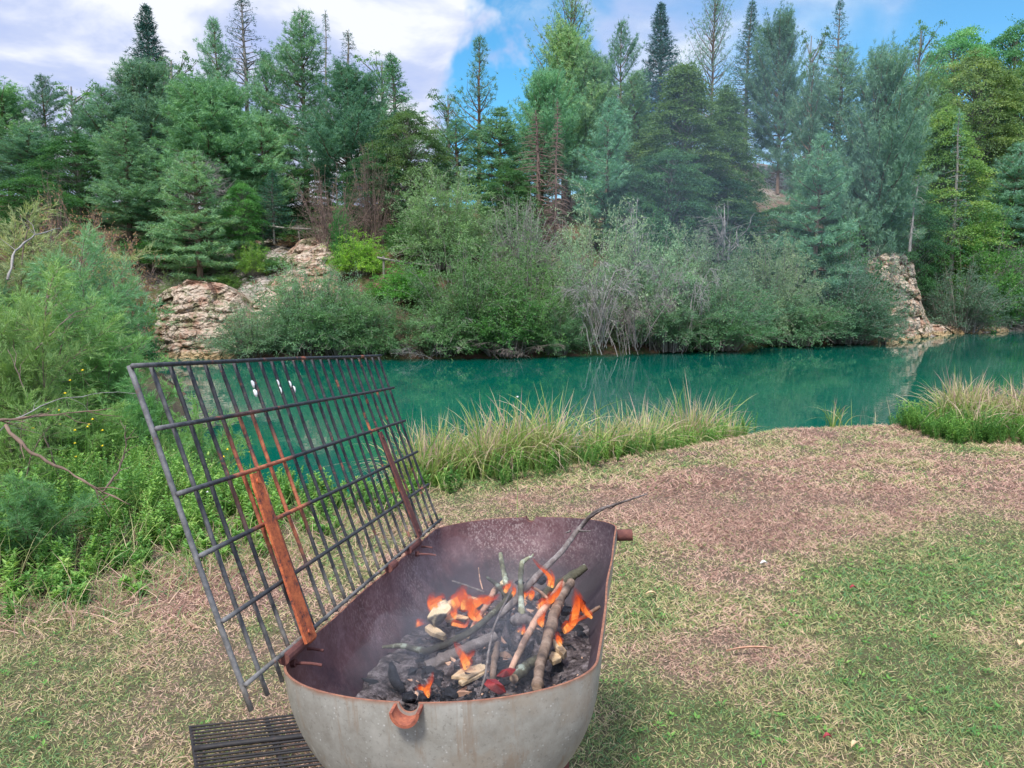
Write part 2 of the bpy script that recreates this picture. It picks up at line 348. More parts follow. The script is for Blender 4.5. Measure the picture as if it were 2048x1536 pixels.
M['char'] = wood_mat('charcoal', [(.3, (.008, .009, .012)), (.6, (.03, .032, .04)), (.75, (.15, .15, .165))], 45)
M['redleaf'] = wood_mat('red_dry_leaf', [(.3, (.20, .02, .03)), (.5, (.34, .05, .06)), (.7, (.46, .12, .10))], 30, rough=.45)
M['endgrain'] = wood_mat('cut_end_grain', [(.3, (.13, .08, .06)), (.6, (.38, .27, .19))], 40)
m, g = mat('ash'); n = g.noise(g.P, 34, 8, .8)
c = g.ramp(n, [(.38, (.022, .02, .022)), (.5, (.11, .09, .092)), (.62, (.29, .25, .255)), (.74, (.58, .53, .54))])
fin_bsdf(g, c, .95, n, .01, .1); M['ash'] = m
m, g = mat('flame')
lw = g.n('ShaderNodeLayerWeight', {0: .35}).outputs['Facing']; n = g.noise(g.n('ShaderNodeMapping', {0: g.P, 'Scale': (1, 1, .35)}).outputs[0], 60, 3, .6)
# rnd: 0 at the root (yellow), 1 at the tip (red)
col = g.ramp(g.A, [(0, (1.0, .42, .11)), (.3, (1.0, .24, .045)), (.65, (.95, .11, .025)), (1, (.85, .07, .03))])
em = g.n('ShaderNodeEmission', {0: col, 1: g.math('MULTIPLY', g.math('SUBTRACT', 1.5, g.A), .62)})
tr = g.n('ShaderNodeBsdfTransparent')
al = g.math('MULTIPLY', g.val(n, .36, .56, .12, 1), g.val(lw, .15, .9, .95, .1), clamp=True)
al = g.math('MULTIPLY', al, g.val(g.A, .5, .72, 1, .26))
g.t.links.new(g.n('ShaderNodeMixShader', {0: al, 1: tr.outputs[0], 2: em.outputs[0]}).outputs[0], g.out.inputs[0]); M['flame'] = m
m, g = mat('yellow_petals'); fin_bsdf(g, (.85, .68, .04), .6); M['yellow'] = m
m, g = mat('white_paper'); fin_bsdf(g, (.85, .85, .85), .6); M['white'] = m

# ------------------------------------------------------------------ terrain
WZ = -.65                                     # water level
shore_px = [(270, 712), (350, 716), (440, 718), (640, 717), (760, 719), (1000, 716), (1200, 710), (1380, 703), (1550, 692), (1700, 688), (1790, 684), (1850, 675), (1900, 668), (2048, 662), (2200, 658)]
far_shore = [tuple(at_z(x, y, WZ)[:2]) for x, y in shore_px]
near_edge = [(30, 8.6), (14, 9.3), (8, 9.9), (6.2, 9.7), (4.8, 9.9), (2.9, 9.6), (1.8, 8.7), (.6, 7.9), (-.5, 7.2), (-1.4, 6.6), (-2.4, 6.7), (-3.4, 7.5), (-4.3, 9.2), (-5.4, 12), (-7.6, 17), (-10.5, 22)]
poly = np.array(far_shore+[(60, 46), (60, 20)]+near_edge)

def water_dist(X, Y):                         # >0 on land, <0 over the lake
    d = np.full(X.shape, 1e9); inside = np.zeros(X.shape, bool); n = len(poly)
    for i in range(n):
        a = poly[i]; b = poly[(i+1) % n]; e = b-a
        t = np.clip(((X-a[0])*e[0]+(Y-a[1])*e[1])/(e@e), 0, 1)
        d = np.minimum(d, np.hypot(X-a[0]-t*e[0], Y-a[1]-t*e[1]))
        c = ((a[1] > Y) != (b[1] > Y)) & (X < (b[0]-a[0])*(Y-a[1])/((b[1]-a[1])+1e-12)+a[0]); inside ^= c
    return np.where(inside, -d, d)

def terrain(X, Y):
    X = np.asarray(X, float); Y = np.asarray(Y, float); d = water_dist(X, Y)
    dp = np.maximum(d, 0)
    near = -.65*(1-sstep(dp, -.35, .85)) + .035*(fbm(X*1.3, Y*1.3)-.5)*sstep(dp, .3, 1)
    ang = X/np.maximum(Y, 1)
    hill = sstep(ang, -.02, .26)
    farz = np.interp(dp, [0, .6, 1.8, 3.2, 6, 10, 20, 30, 60], [-.62, -.4, .15, 1.6, 3.7, 4.8, 6.9, 7.2, 7.0])
    farr = np.interp(dp, [0, .6, 2.0, 3.8, 7, 12, 17, 26, 60], [-.62, -.4, .3, 2.6, 4.6, 8.0, 11.4, 13.5, 14.0])
    fz = farz*(1-hill)+farr*hill + 1.1*(fbm(X*.25+9, Y*.25)-.5)*sstep(dp, 1.5, 5) + .25*(fbm(X*1.4, Y*1.4)-.5)*sstep(dp, .3, 2)
    land = near+(fz-near)*sstep(Y, 15, 25)
    return np.where(d < 0, WZ-.08-.45*np.minimum(-d, 4)*.8-.02, land), d
def ground_z(x, y): return float(terrain(np.array([x]), np.array([y]))[0][0])

GREEN = [(1700, 1180, 260, 110, .85), (1950, 1150, 250, 90, .75), (1500, 1420, 420, 160, .7), (1300, 1180, 110, 80, .8), (1260, 1290, 70, 60, .55), (1250, 1480, 150, 80, .7), (1850, 1420, 300, 150, .7),
         (1000, 970, 200, 35, .7), (1200, 930, 200, 40, .65), (1400, 905, 120, 22, .5), (700, 1130, 150, 60, .5), (150, 1400, 260, 120, .5), (450, 1330, 200, 60, .35), (60, 1500, 200, 60, .6), (300, 1240, 200, 40, .5),
         (1900, 900, 200, 30, .45), (1690, 880, 50, 25, .7)]
BROWN = [(1400, 1030, 260, 90, .95), (1480, 1200, 190, 120, .85), (1160, 985, 160, 35, .7), (1850, 1000, 350, 60, .7), (1650, 920, 300, 50, .5), (1350, 1310, 250, 50, .7), (320, 1180, 140, 40, .9), (560, 1200, 200, 50, .5), (250, 1480, 200, 50, .4)]
def greenness(X, Y, Z=0.0):
    px, py = project(np.stack([X, Y, np.zeros_like(X)+Z], -1))
    v = .40+0*X
    for x, y, a, b, k in GREEN: v = v+(k*1.05-.36)*np.exp(-((px-x)/a)**2-((py-y)/b)**2)
    for x, y, a, b, k in BROWN: v = v-.52*k*np.exp(-((px-x)/a)**2-((py-y)/b)**2)
    return np.clip(v+1.1*(fbm(X*1.7+3, Y*1.7, 4)-.5)+.5*(vnoise(X*9, Y*9)-.5), 0.02, .97)

def grid_axis(parts):
    out = [parts[0][0]]
    for a, b, st in parts: out += list(np.linspace(a, b, int(round((b-a)/st))+1)[1:])
    return np.array(out)
gx = grid_axis([(-400, -100, 30), (-100, -30, 2), (-30, -6, .4), (-6, 8, .12), (8, 40, .4), (40, 100, 2), (100, 400, 30)])
gy = grid_axis([(-60, -4, 4), (-4, 11, .12), (11, 56, .35), (56, 100, 2), (100, 700, 50)])
GX, GY = np.meshgrid(gx, gy); TZ, TD = terrain(GX.ravel(), GY.ravel())
nx, ny = len(gx), len(gy); i = np.arange(ny-1)[:, None]*nx+np.arange(nx-1)[None]
Q = np.stack([i, i+1, i+1+nx, i+nx], -1).reshape(-1, 4)
b = MB(); b.add(np.stack([GX.ravel(), GY.ravel(), TZ], -1), Q, greenness(GX.ravel(), GY.ravel()))
ground = tag(b.obj('ground', M['ground'], smooth=True), kind='structure')
A1 = ground.data.attributes.new('far', 'FLOAT', 'POINT'); A1.data.foreach_set('value', sstep(GY.ravel(), 13, 18).astype(np.float32))
ppx, ppy = project(np.stack([GX.ravel(), GY.ravel(), TZ], -1))
def blob(x, y, a, b_): return np.exp(-((ppx-x)/a)**2-((ppy-y)/b_)**2)
rk = np.clip(1.6*blob(520, 520, 90, 60)+1.3*blob(350, 620, 120, 90)+1.6*blob(1540, 330, 45, 60)+1.2*blob(1800, 560, 70, 90)+1.8*blob(1930, 660, 130, 18)+.5*blob(600, 470, 60, 30), 0, 1)*sstep(GY.ravel(), 18, 24)
A2 = ground.data.attributes.new('rock', 'FLOAT', 'POINT'); A2.data.foreach_set('value', rk.astype(np.float32))

b = MB(); wx = np.linspace(-40, 60, 60); wy = np.linspace(5.5, 62, 60); WX, WY = np.meshgrid(wx, wy)
i = np.arange(59)[:, None]*60+np.arange(59)[None]
b.add(np.stack([WX.ravel(), WY.ravel(), 0*WX.ravel()+WZ], -1), np.stack([i, i+1, i+61, i+60], -1).reshape(-1, 4))
tag(b.obj('lake_water', M['water'], smooth=True), kind='structure')

# rock faces standing at the far shore
def cliff(name, pxs, top_y, lean, depth, seed, low=-.3):
    """pxs: picture columns along the water line; top_y: picture rows of the rock's top"""
    nu, nv = 190, 120
    sp = np.array([p for p, _ in shore_px], float)
    u = np.linspace(0, 1, nu); px = np.interp(u, np.linspace(0, 1, len(pxs)), pxs)
    base = np.array([np.interp(px, sp, [f[0] for f in far_shore]), np.interp(px, sp, [f[1] for f in far_shore])]).T
    ty = np.interp(u, np.linspace(0, 1, len(top_y)), top_y)
    V = np.zeros((nv, nu, 3))
    for k in range(nu):
        Y0 = base[k, 1]; zt = at_y(px[k], ty[k], Y0+lean*.9)[2]
        for j in range(nv):
            t = j/(nv-1); z = WZ-.3+(zt-WZ+.3)*t
            y = Y0+low+lean*t**1.15
            p = Vector((base[k, 0]*1.0, y, z))
            q = Vector((p.x*.62+seed+.25*mnoise.noise(p*.9), p.y*.4, p.z*1.05)); d1, pts = mnoise.voronoi(q)
            cell = mnoise.cell(pts[0]*3.1); e = min((d1[1]-d1[0])*5.0, 1)
            q2 = Vector((p.x*2.1+seed, p.y, p.z*3.4)); d2, pt2 = mnoise.voronoi(q2); e2 = min((d2[1]-d2[0])*5, 1)
            strat = abs(mnoise.noise(Vector((p.x*.35+seed, 0, p.z*3.0))))
            off = depth*(.9*cell+.35*e)+.05*e2+.06*mnoise.cell(pt2[0]*2.7)+.30*strat+.35*mnoise.noise(Vector((p.x*.5, p.z*.5, seed)))+.14*mnoise.fractal(Vector((p.x*2.2, p.y*2, p.z*2.2)), .8, 2.2, 5)
            edge = min(u[k], 1-u[k])*5
            V[j, k] = (p.x+.12*mnoise.noise(q*1.3), p.y-off*min(1, edge)+.5*max(0, 1-edge), p.z+.10*mnoise.noise(q*2.1+Vector((5, 5, 5))))
    i = np.arange(nv-1)[:, None]*nu+np.arange(nu-1)[None]
    bk = MB(); bk.add(V.reshape(-1, 3), np.stack([i, i+1, i+1+nu, i+nu], -1).reshape(-1, 4))
    # close it towards the slope so that it has thickness
    top = V[-1]; bk.add(np.concatenate([top, top+np.array([0, 1.6, -.25])]), np.array([[k, k+1, k+1+nu, k+nu] for k in range(nu-1)]))
    return tag(bk.obj(name, M['rock']), kind='structure')
cliff('rock_cliff', [225, 290, 350, 420, 490], [660, 590, 560, 570, 640], 1.9, .26, 2.0)
cliff('rock_cliff', [1735, 1770, 1800, 1840, 1875], [620, 520, 505, 510, 590], 2.2, .32, 11.0)
cliff('rock_cliff', [1845, 1890, 1935, 1990, 2060], [650, 650, 655, 650, 656], .7, .25, 31.0, -.15)
cliff('rock_cliff', [400, 460, 530, 600, 660], [590, 520, 475, 462, 520], 4.6, .28, 21.0, .8)

# loose stones and fallen rail on the slopes
def stone(name_px, sz, D, label, k):
    p = at_y(name_px[0], name_px[1], D); p[2] = ground_z(p[0], D)+sz*.25
    n = 10; bk = MB(); r_ = np.random.RandomState(k)
    th, ph = np.meshgrid(np.linspace(0, 2*np.pi, 13)[:-1], np.linspace(.12, np.pi-.12, 8))
    d_ = np.stack([np.sin(ph)*np.cos(th), np.sin(ph)*np.sin(th), np.cos(ph)*.6], -1)
    rad = sz*(.8+.35*np.array([[mnoise.noise(Vector(d_[a, c])*1.7+Vector((k, 0, 0))) for c in range(12)] for a in range(8)]))
    V = d_*rad[..., None]; i = np.arange(7)[:, None]*12; j = np.arange(12)[None]; j2 = (j+1) % 12
    bk.add(V.reshape(-1, 3)+p, [np.stack([i+j, i+j2, i+12+j2, i+12+j], -1).reshape(-1, 4), np.arange(12)[None], (np.arange(12)+84)[None, ::-1]])
    tag(bk.obj('stone', M['rock'], loc=p), label, 'stone', 'pale stones on the red slopes')
stone((1512, 275), .28, 49, 'small white stone at the top of the bare red slope between the pines', 1)
stone((1527, 292), .25, 47, 'pale stone just below the topmost white stone of the red slope', 2)
stone((1520, 360), .45, 44, 'larger pale boulder lowest on the bare red slope', 3)
stone((1772, 495), .35, 39.5, 'pale stone on the reddish shelf above the right-hand rock face', 4)

# ------------------------------------------------------------------ plants: generators (typical size in metres)
def size_of(B):
    P_ = np.concatenate(B.v); return float(np.percentile(P_[:, 2], 99.97)), float(np.percentile(np.hypot(P_[:, 0], P_[:, 1]), 95))
def gen_conifer(seed, H=12, cb=.2, R=2.3, prof=None, sp=.42, nb=6, elev=(-5, 45), up=.25, tuft=11, tl=.25, tw=.034, twig=.22, droop=0, dens=1.0, tr=.16, flat=.35, mtr='bark', mcr='pine', lean=.25):
    r = np.random.RandomState(seed); T = MB(); C = MB()
    n = 14; z = np.linspace(0, H, n); wob = np.cumsum(r.normal(0, .035, (n, 2)), 0)*lean*4
    ax = np.stack([wob[:, 0]*z/H, wob[:, 1]*z/H, z], -1)
    T.tube(ax, tr*(1-z/H)**.85+.018, 7)
    prof = prof or (lambda t: (1-t**1.7)**.8*min(1, .6+t*3)); irr = 1.0 if mcr == 'pine' and flat > .2 else .35; asy = r.uniform(0, 6.28)
    P = []; D = []
    zz = cb*H
    while zz < H*.985:
        t = (zz-cb*H)/(H*(1-cb)); c = np.array([np.interp(zz, z, ax[:, 0]), np.interp(zz, z, ax[:, 1]), zz])
        L0 = R*prof(t); k = max(3, int(nb*r.uniform(.7, 1.2))) if L0 > .3 else 4; a0 = r.uniform(0, 6.28)
        for q in range(k):
            if r.rand() > dens+.12: continue
            a = a0+q*6.283/k+r.normal(0, .25); L = L0*r.uniform(.9-.5*irr, 1.1+.18*irr)*(1+.28*irr*math.cos(a-asy-zz*.5))
            el = math.radians(elev[0]+(elev[1]-elev[0])*t**1.3+r.normal(0, 7))
            hd = np.array([math.cos(a), math.sin(a), 0]); s_ = np.linspace(0, 1, 6)[:, None]
            pts = c+hd*L*math.cos(el)*s_+np.array([0, 0, 1])*(L*math.sin(el)*s_+up*L*s_**2.2-droop*L*s_**1.6)+r.normal(0, .02*L, (6, 3))*s_
            T.tube(pts, np.linspace(.028+.012*L, .008, 6), 3, caps=False)
            nt = max(2, int(L/twig)); side = np.array([-hd[1], hd[0], 0])
            for w in np.linspace((.18+.2*irr) if L > .8 else 0, 1, nt+1):
                pc = np.array([np.interp(w, s_[:, 0], pts[:, j]) for j in range(3)])
                dr = unit(pts[min(5, int(w*5)+1)]-pts[max(0, int(w*5)-1)] if w < 1 else pts[5]-pts[4])
                for sg in ((-1, 1) if w < 1 else (0,)):
                    l2 = (L*.42*(1.05-w) if irr < 1 else .16+.30*L*math.sin(math.pi*min(1, .25+w*.7)))*r.uniform(.6, 1.2)+.1
                    dd = unit(dr*.75+sg*side*.95+np.array([0, 0, r.normal(.08+.15*irr, flat)]))
                    m_ = max(1, int(l2/(twig*1.0)))
                    for e in range(1, m_+1):
                        P.append(pc+dd*l2*e/m_); D.append(unit(dd+np.array([0, 0, up*.9-droop*.6])))
        zz += sp*r.uniform(.75, 1.25)*(1-.35*t)
    P.append(ax[-1]); D.append(np.array([0, 0, 1.]))
    for h in np.arange(0, .5, .17): P.append(ax[-1]-np.array([0, 0, h])); D.append(np.array([0, 0, 1.]))
    P = np.array(P); D = np.array(D); N = len(P); base = r.uniform(0, 1, N)
    Pn = np.repeat(P, tuft, 0)+r.normal(0, .05, (N*tuft, 3)); Dn = unit(np.repeat(D, tuft, 0)*.75+rand_dirs(N*tuft, r)*.85)
    C.tris(Pn-Dn*tl*.15, Dn, tl*r.uniform(.7, 1.25, N*tuft), tw, np.clip(np.repeat(base, tuft)*.6+r.uniform(0, .45, N*tuft), 0, 1), r=r)
    return dict(zip('HR', size_of(C)), T=T.mesh('trunk', M[mtr]), C=C.mesh('crown', M[mcr]))

def gen_broad(seed, H=9, R=3, cb=.08, shape='round', lobes=170, per=300, leaf=.11, lw=.08, mcr='decid', mtr='greybark', lr=.95, flat=.34):
    r = np.random.RandomState(seed); T = MB(); C = MB()
    n = 8; z = np.linspace(0, H*.93, n); wob = np.cumsum(r.normal(0, .07, (n, 2)), 0); ax = np.stack([wob[:, 0], wob[:, 1], z], -1)
    T.tube(ax, .17*(1-z/H)+.03, 7)
    hs = H*cb; P = []; D = []; A = []; bulge = r.uniform(.75, 1.2, (6, 8))
    for q in range(lobes):
        t = (q+r.rand())/lobes; t = t**.92
        if shape == 'cone': w = (1-t**1.5)**.8*min(1, .7+t*2)
        elif shape == 'round': w = math.sqrt(max(0, 1-(2*t-.9)**2/1.21)) if t > .45 else .7+.3*math.sin(t/.45*1.57)
        else: w = .35+.65*math.sin(min(1, t*1.15)*math.pi*.85)
        a = q*2.4+r.normal(0, .5); w *= bulge[int(t*5.99), int((a/6.2832*8) % 8)]; rad = R*w*(r.uniform(.25, 1)**.42)*.85
        c = np.array([rad*math.cos(a), rad*math.sin(a), hs+(H-hs)*(.03+.92*t)+r.normal(0, .25)]); hd = np.array([math.cos(a), math.sin(a), 0])
        zb = max(.1*H*r.rand(), c[2]-rad*.8-.3); b0 = np.array([np.interp(zb, z, ax[:, 0]), np.interp(zb, z, ax[:, 1]), zb]); mid = (b0+c)/2+np.array([0, 0, .06*rad])+r.normal(0, .1, 3)
        T.tube([b0, (b0+mid)/2, mid, (mid+c)/2, c], [.045, .035, .026, .018, .008], 3, caps=False)
        lrad = lr*r.uniform(.5, 1.2)*(1-.3*t)*R/3+.1; m = int(per*(lrad/lr)**1.1)
        # a flat spray of leaves that tips outwards and down, ragged at its rim
        th = r.uniform(0, 6.283, m); k_ = r.randint(3, 7); rr = np.sqrt(r.uniform(0, 1, m))*lrad*(.72+.4*np.cos(k_*th+r.uniform(0, 6))+.15*r.normal(size=m))
        tilt = r.uniform(-.1, .75); sd_ = np.array([-hd[1], hd[0], 0]); u1 = unit(hd+np.array([0, 0, -tilt])); up = np.cross(u1, sd_)*-1; up = up if up[2] > 0 else -up
        pp = c+u1*(rr*np.cos(th)*1.2)[:, None]+sd_*(rr*np.sin(th))[:, None]+up*(r.normal(0, flat*.5, m)*lrad*.6-.25*rr**2/lrad)[:, None]
        P.append(pp); D.append(unit(u1*.8+rand_dirs(m, r)*.8+np.array([0, 0, -.2]))); A.append(np.clip(r.rand()*.5+r.uniform(0, .5, m), 0, 1))
    P = np.concatenate(P); D = np.concatenate(D); A = np.concatenate(A)
    sd_ = unit(rand_dirs(len(P), r)*.9+np.array([0, 0, 1.0])); C.leaves(P, D, leaf*r.uniform(.6, 1.25, len(P)), lw, A, side=sd_, r=r)
    return dict(zip('HR', size_of(C)), T=T.mesh('trunk', M[mtr]), C=C.mesh('crown', M[mcr]))

def gen_bush(seed, H=5, R=2.6, stems=170, twigs=13, lv=17, leaf=.13, lw=.036, mcr='willow', mtr='greybark', arch=.35, leafless=.0, sr=.02, wild=.10):
    r = np.random.RandomState(seed); T = MB(); C = MB(); P = []; D = []; A = []
    for q in range(stems):
        a = r.uniform(0, 6.283); el = math.asin(r.uniform(.02, 1)**1.15); k_ = r.uniform(.72, 1.08); hd = np.array([math.cos(a), math.sin(a), 0]); b0 = hd*r.uniform(0, .35)*R
        top = H*math.sin(el)**.8*k_; out = R*math.cos(el)*k_; s_ = np.linspace(0, 1, 7)[:, None]
        pts = b0+hd*np.maximum(out-.2*R, 0)*s_**1.2+np.array([0, 0, 1])*(top*s_+arch*(.35+.25*out)*np.sin(s_*math.pi*.92)*1.6*(.2+math.cos(el)))+np.cumsum(r.normal(0, wild*.5, (7, 3)), 0)*s_
        T.tube(pts, np.linspace(sr*1.3, .006, 7), 4, caps=False)
        base = r.rand()
        for w in r.uniform(.22, 1, twigs)**.8:
            pc = np.array([np.interp(w, s_[:, 0], pts[:, j]) for j in range(3)])
            d0 = unit(hd*r.uniform(-.1, .9)+np.array([0, 0, r.uniform(-.1, 1)])+r.normal(0, .45, 3)); l2 = r.uniform(.3, .85)*(H/5)
            d1 = unit(d0+np.array([0, 0, -.35])); pe = pc+d0*l2*.5+d1*l2*.5
            if r.rand() < .35 or leafless: T.tube([pc, pc+d0*l2*.5, pe], [.009, .006, .003], 3, caps=False)
            if leafless and r.rand() < leafless: continue
            u_ = r.uniform(.1, 1.05, lv)[:, None]; pp = pc+d0*l2*np.minimum(u_, .5)+d1*l2*np.maximum(u_-.5, 0)+r.normal(0, .055, (lv, 3))
            P.append(pp); D.append(unit(d0+rand_dirs(lv, r)*.9)); A.append(np.clip(base*.35+r.rand()*.25+r.uniform(0, .4, lv), 0, 1))
    d = dict(T=T.mesh('trunk' if False else 'stems', M[mtr]), H=H, R=R)
    if P:
        P = np.concatenate(P); D = np.concatenate(D); A = np.concatenate(A)
        P[:, 2] = np.maximum(P[:, 2], .05)
        C.leaves(P, D, leaf*r.uniform(.6, 1.3, len(P)), lw, A, r=r); d['H'], d['R'] = size_of(C); d['C'] = C.mesh('foliage', M[mcr])
    return d

def gen_dead(seed, H=4, R=2, stems=30, droop=.9, mtr='deadwood', subs=9, thick=.02):
    r = np.random.RandomState(seed); T = MB()
    for q in range(stems):
        a = r.uniform(0, 6.283); hd = np.array([math.cos(a), math.sin(a), 0]); s_ = np.linspace(0, 1, 8)[:, None]; L = R*r.uniform(.4, 1.1); b0 = np.array([r.normal(0, .38)*R, r.normal(0, .2)*R, r.uniform(0, .35)*H])*min(1, droop)
        top = H*r.uniform(.55, 1)
        pts = b0+hd*L*s_+np.array([0, 0, 1])*np.maximum(top*(s_*(1+droop)*1.25-droop*1.45*s_**2), -b0[2])+np.cumsum(r.normal(0, .07, (8, 3)), 0)
        T.tube(pts, np.linspace(thick*r.uniform(.7, 2), .007, 8), 4, caps=False)
        for w in r.uniform(.25, 1, subs):
            pc = np.array([np.interp(w, s_[:, 0], pts[:, j]) for j in range(3)]); d0 = unit(hd+r.normal(0, .6, 3)); l2 = r.uniform(.3, 1.1)
            pm = pc+d0*l2*.5; pe = pm+unit(d0+np.array([0, 0, -droop]))*l2*.6
            T.tube([pc, pm, pe], [.012, .009, .005], 3, caps=False)
            for e in range(3): T.tube([pm, pm+unit(d0+r.normal(0, .8, 3)-np.array([0, 0, droop*.5]))*l2*.5], [.007, .004], 3, caps=False)
    return dict(T=T.mesh('branches', M[mtr]), H=H, R=R)

V = {}
V['pine'] = gen_conifer(11, cb=.12, sp=.5)
V['pine3'] = gen_conifer(23, cb=.2, H=11, R=2.6, sp=.55, nb=5, dens=.85, elev=(5, 50))
V['pine2'] = gen_conifer(12, H=13, cb=.2, R=2.2, sp=.5, elev=(0, 40), nb=7)
V['layer'] = gen_conifer(13, H=9, cb=.12, R=2.6, sp=.62, elev=(-6, 25), up=.12, flat=.12, nb=8, tuft=10, twig=.2)
V['open'] = gen_conifer(14, H=11, cb=.15, R=2.5, sp=.62, nb=5, elev=(15, 50), dens=.75, tuft=8, twig=.36, up=.3, prof=lambda t: (1-t)**.9*min(1, .5+t*3))
V['airy'] = gen_conifer(15, H=13, cb=.2, R=2.8, sp=.5, nb=6, elev=(10, 60), dens=.8, tuft=7, twig=.34, up=.3, tl=.2)
V['broadpine'] = gen_conifer(16, H=11, cb=.13, R=2.9, sp=.42, nb=8, elev=(0, 55), up=.35, tuft=10, prof=lambda t: max(.1, (1-t**2.2))**.8*min(1, .55+t*2.5))
V['stonepine'] = gen_conifer(17, H=9, cb=.3, R=3.1, sp=.30, nb=10, elev=(-20, 60), up=.15, tuft=12, twig=.24, flat=.5, prof=lambda t: math.sqrt(max(.05, 1-(t*1.0-.15)**2*1.2))*min(1, .8+t*2))
V['fir'] = gen_conifer(18, H=13, cb=.1, R=2.3, sp=.34, nb=8, elev=(-12, 35), up=.15, tuft=9, tl=.16, tw=.036, twig=.19, flat=.12, prof=lambda t: (1-t)**.9, mcr='fir', mtr='greybark')
V['fir2'] = gen_conifer(19, H=13, cb=.1, R=2.0, sp=.42, nb=7, elev=(-15, 40), up=.18, tuft=8, tl=.17, twig=.24, flat=.15, prof=lambda t: (1-t)**.8, mcr='fir', mtr='greybark', dens=.85)
V['cedar'] = gen_conifer(20, H=13, cb=.2, R=2.6, sp=.42, nb=5, elev=(5, 35), up=-.12, tuft=5, tl=.15, tw=.035, twig=.26, dens=.8, flat=.25, prof=lambda t: (1-t)**.75*.95, mcr='fir', mtr='greybark')
V['sparse'] = gen_conifer(21, H=11, cb=.2, R=1.5, sp=.45, nb=4, elev=(5, 20), up=-.05, droop=.25, tuft=4, tl=.13, tw=.03, twig=.24, dens=.7, mcr='fir', mtr='greybark', prof=lambda t: (1-t)**.8)
V['deadfir'] = gen_conifer(22, H=8, cb=.08, R=2.0, sp=.28, nb=6, elev=(0, 20), droop=.3, up=0, tuft=1, tl=.3, tw=.012, twig=.2, mtr='browntwig', mcr='browntwig', prof=lambda t: (1-t)**.75)
V['broad'] = gen_broad(31)
V['broad2'] = gen_broad(32, H=10, R=3.2, lobes=190, shape='round')
V['cone'] = gen_broad(33, H=11, R=2.8, shape='cone', lobes=210)
V['cone2'] = gen_broad(34, H=12, R=3, shape='cone', lobes=250)
V['looseb'] = gen_broad(35, H=9, R=2.3, shape='tall', lobes=100, per=85, lr=.6)
V['bush'] = gen_bush(41)
V['bush2'] = gen_bush(42, stems=140, arch=.55, H=4.5)
V['bush3'] = gen_bush(43, stems=110, arch=.2, twigs=12, leaf=.11)
V['twiggy'] = gen_bush(44, stems=170, twigs=9, lv=9, sr=.026, leafless=.25, mtr='deadwood', arch=.3)
V['broadbush'] = gen_bush(45, stems=110, twigs=13, lv=14, leaf=.13, lw=.075, mcr='decid')
V['brownbush'] = gen_bush(46, stems=110, twigs=11, lv=9, leaf=.09, lw=.05, mcr='brownleaf', mtr='browntwig', leafless=.1)
V['deadbush'] = gen_bush(47, stems=90, twigs=12, lv=3, leaf=.08, lw=.03, mcr='brownleaf', mtr='browntwig', leafless=.85, sr=.018)
V['tangle'] = gen_dead(48)
V['tangle2'] = gen_dead(49, H=3, R=2.6, stems=36, droop=1.1)
V['upright'] = gen_dead(50, H=4.2, R=1.1, stems=9, droop=.05, subs=7, thick=.028)

_used = {}; WHITE = (1, 1, 1)
def plant(kind, px, top, hw, D, name, label, cat, group=None, tint=WHITE, base=None, wood=WHITE, rot=None, leanx=0.0):
    v = V[kind]; p = at_y(px, top, D); zb = ground_z(p[0], D) if base is None else at_y(px, base, D)[2]
    if base is None and float(water_dist(np.array([p[0]]), np.array([float(D)]))[0]) < .1: print('IN WATER', label)
    if cat == 'bush' and base is None and D > 26 and float(water_dist(np.array([p[0]]), np.array([float(D)]))[0]) < 2.6: zb = WZ+.05
    depth = (p-CAM)@FWD; H = max(.6, p[2]-zb); hw = hw*1.1; e = link(name, None, loc=(p[0], D, zb))
    sc = hw*depth/F/v['R']; e.scale = (sc, sc, H/v['H']); e.rotation_euler = (0, leanx, rot if rot is not None else random.Random(int(px*7+top)).uniform(0, 6.28))
    e.rotation_mode = 'XYZ'
    tag(e, label, cat, group)
    t = link(v['T'].name.split('.')[0], v['T'], e); t.color = (*wood, 1)
    if 'C' in v: c = link(v['C'].name.split('.')[0], v['C'], e); c.color = (*tint, 1)
    return e

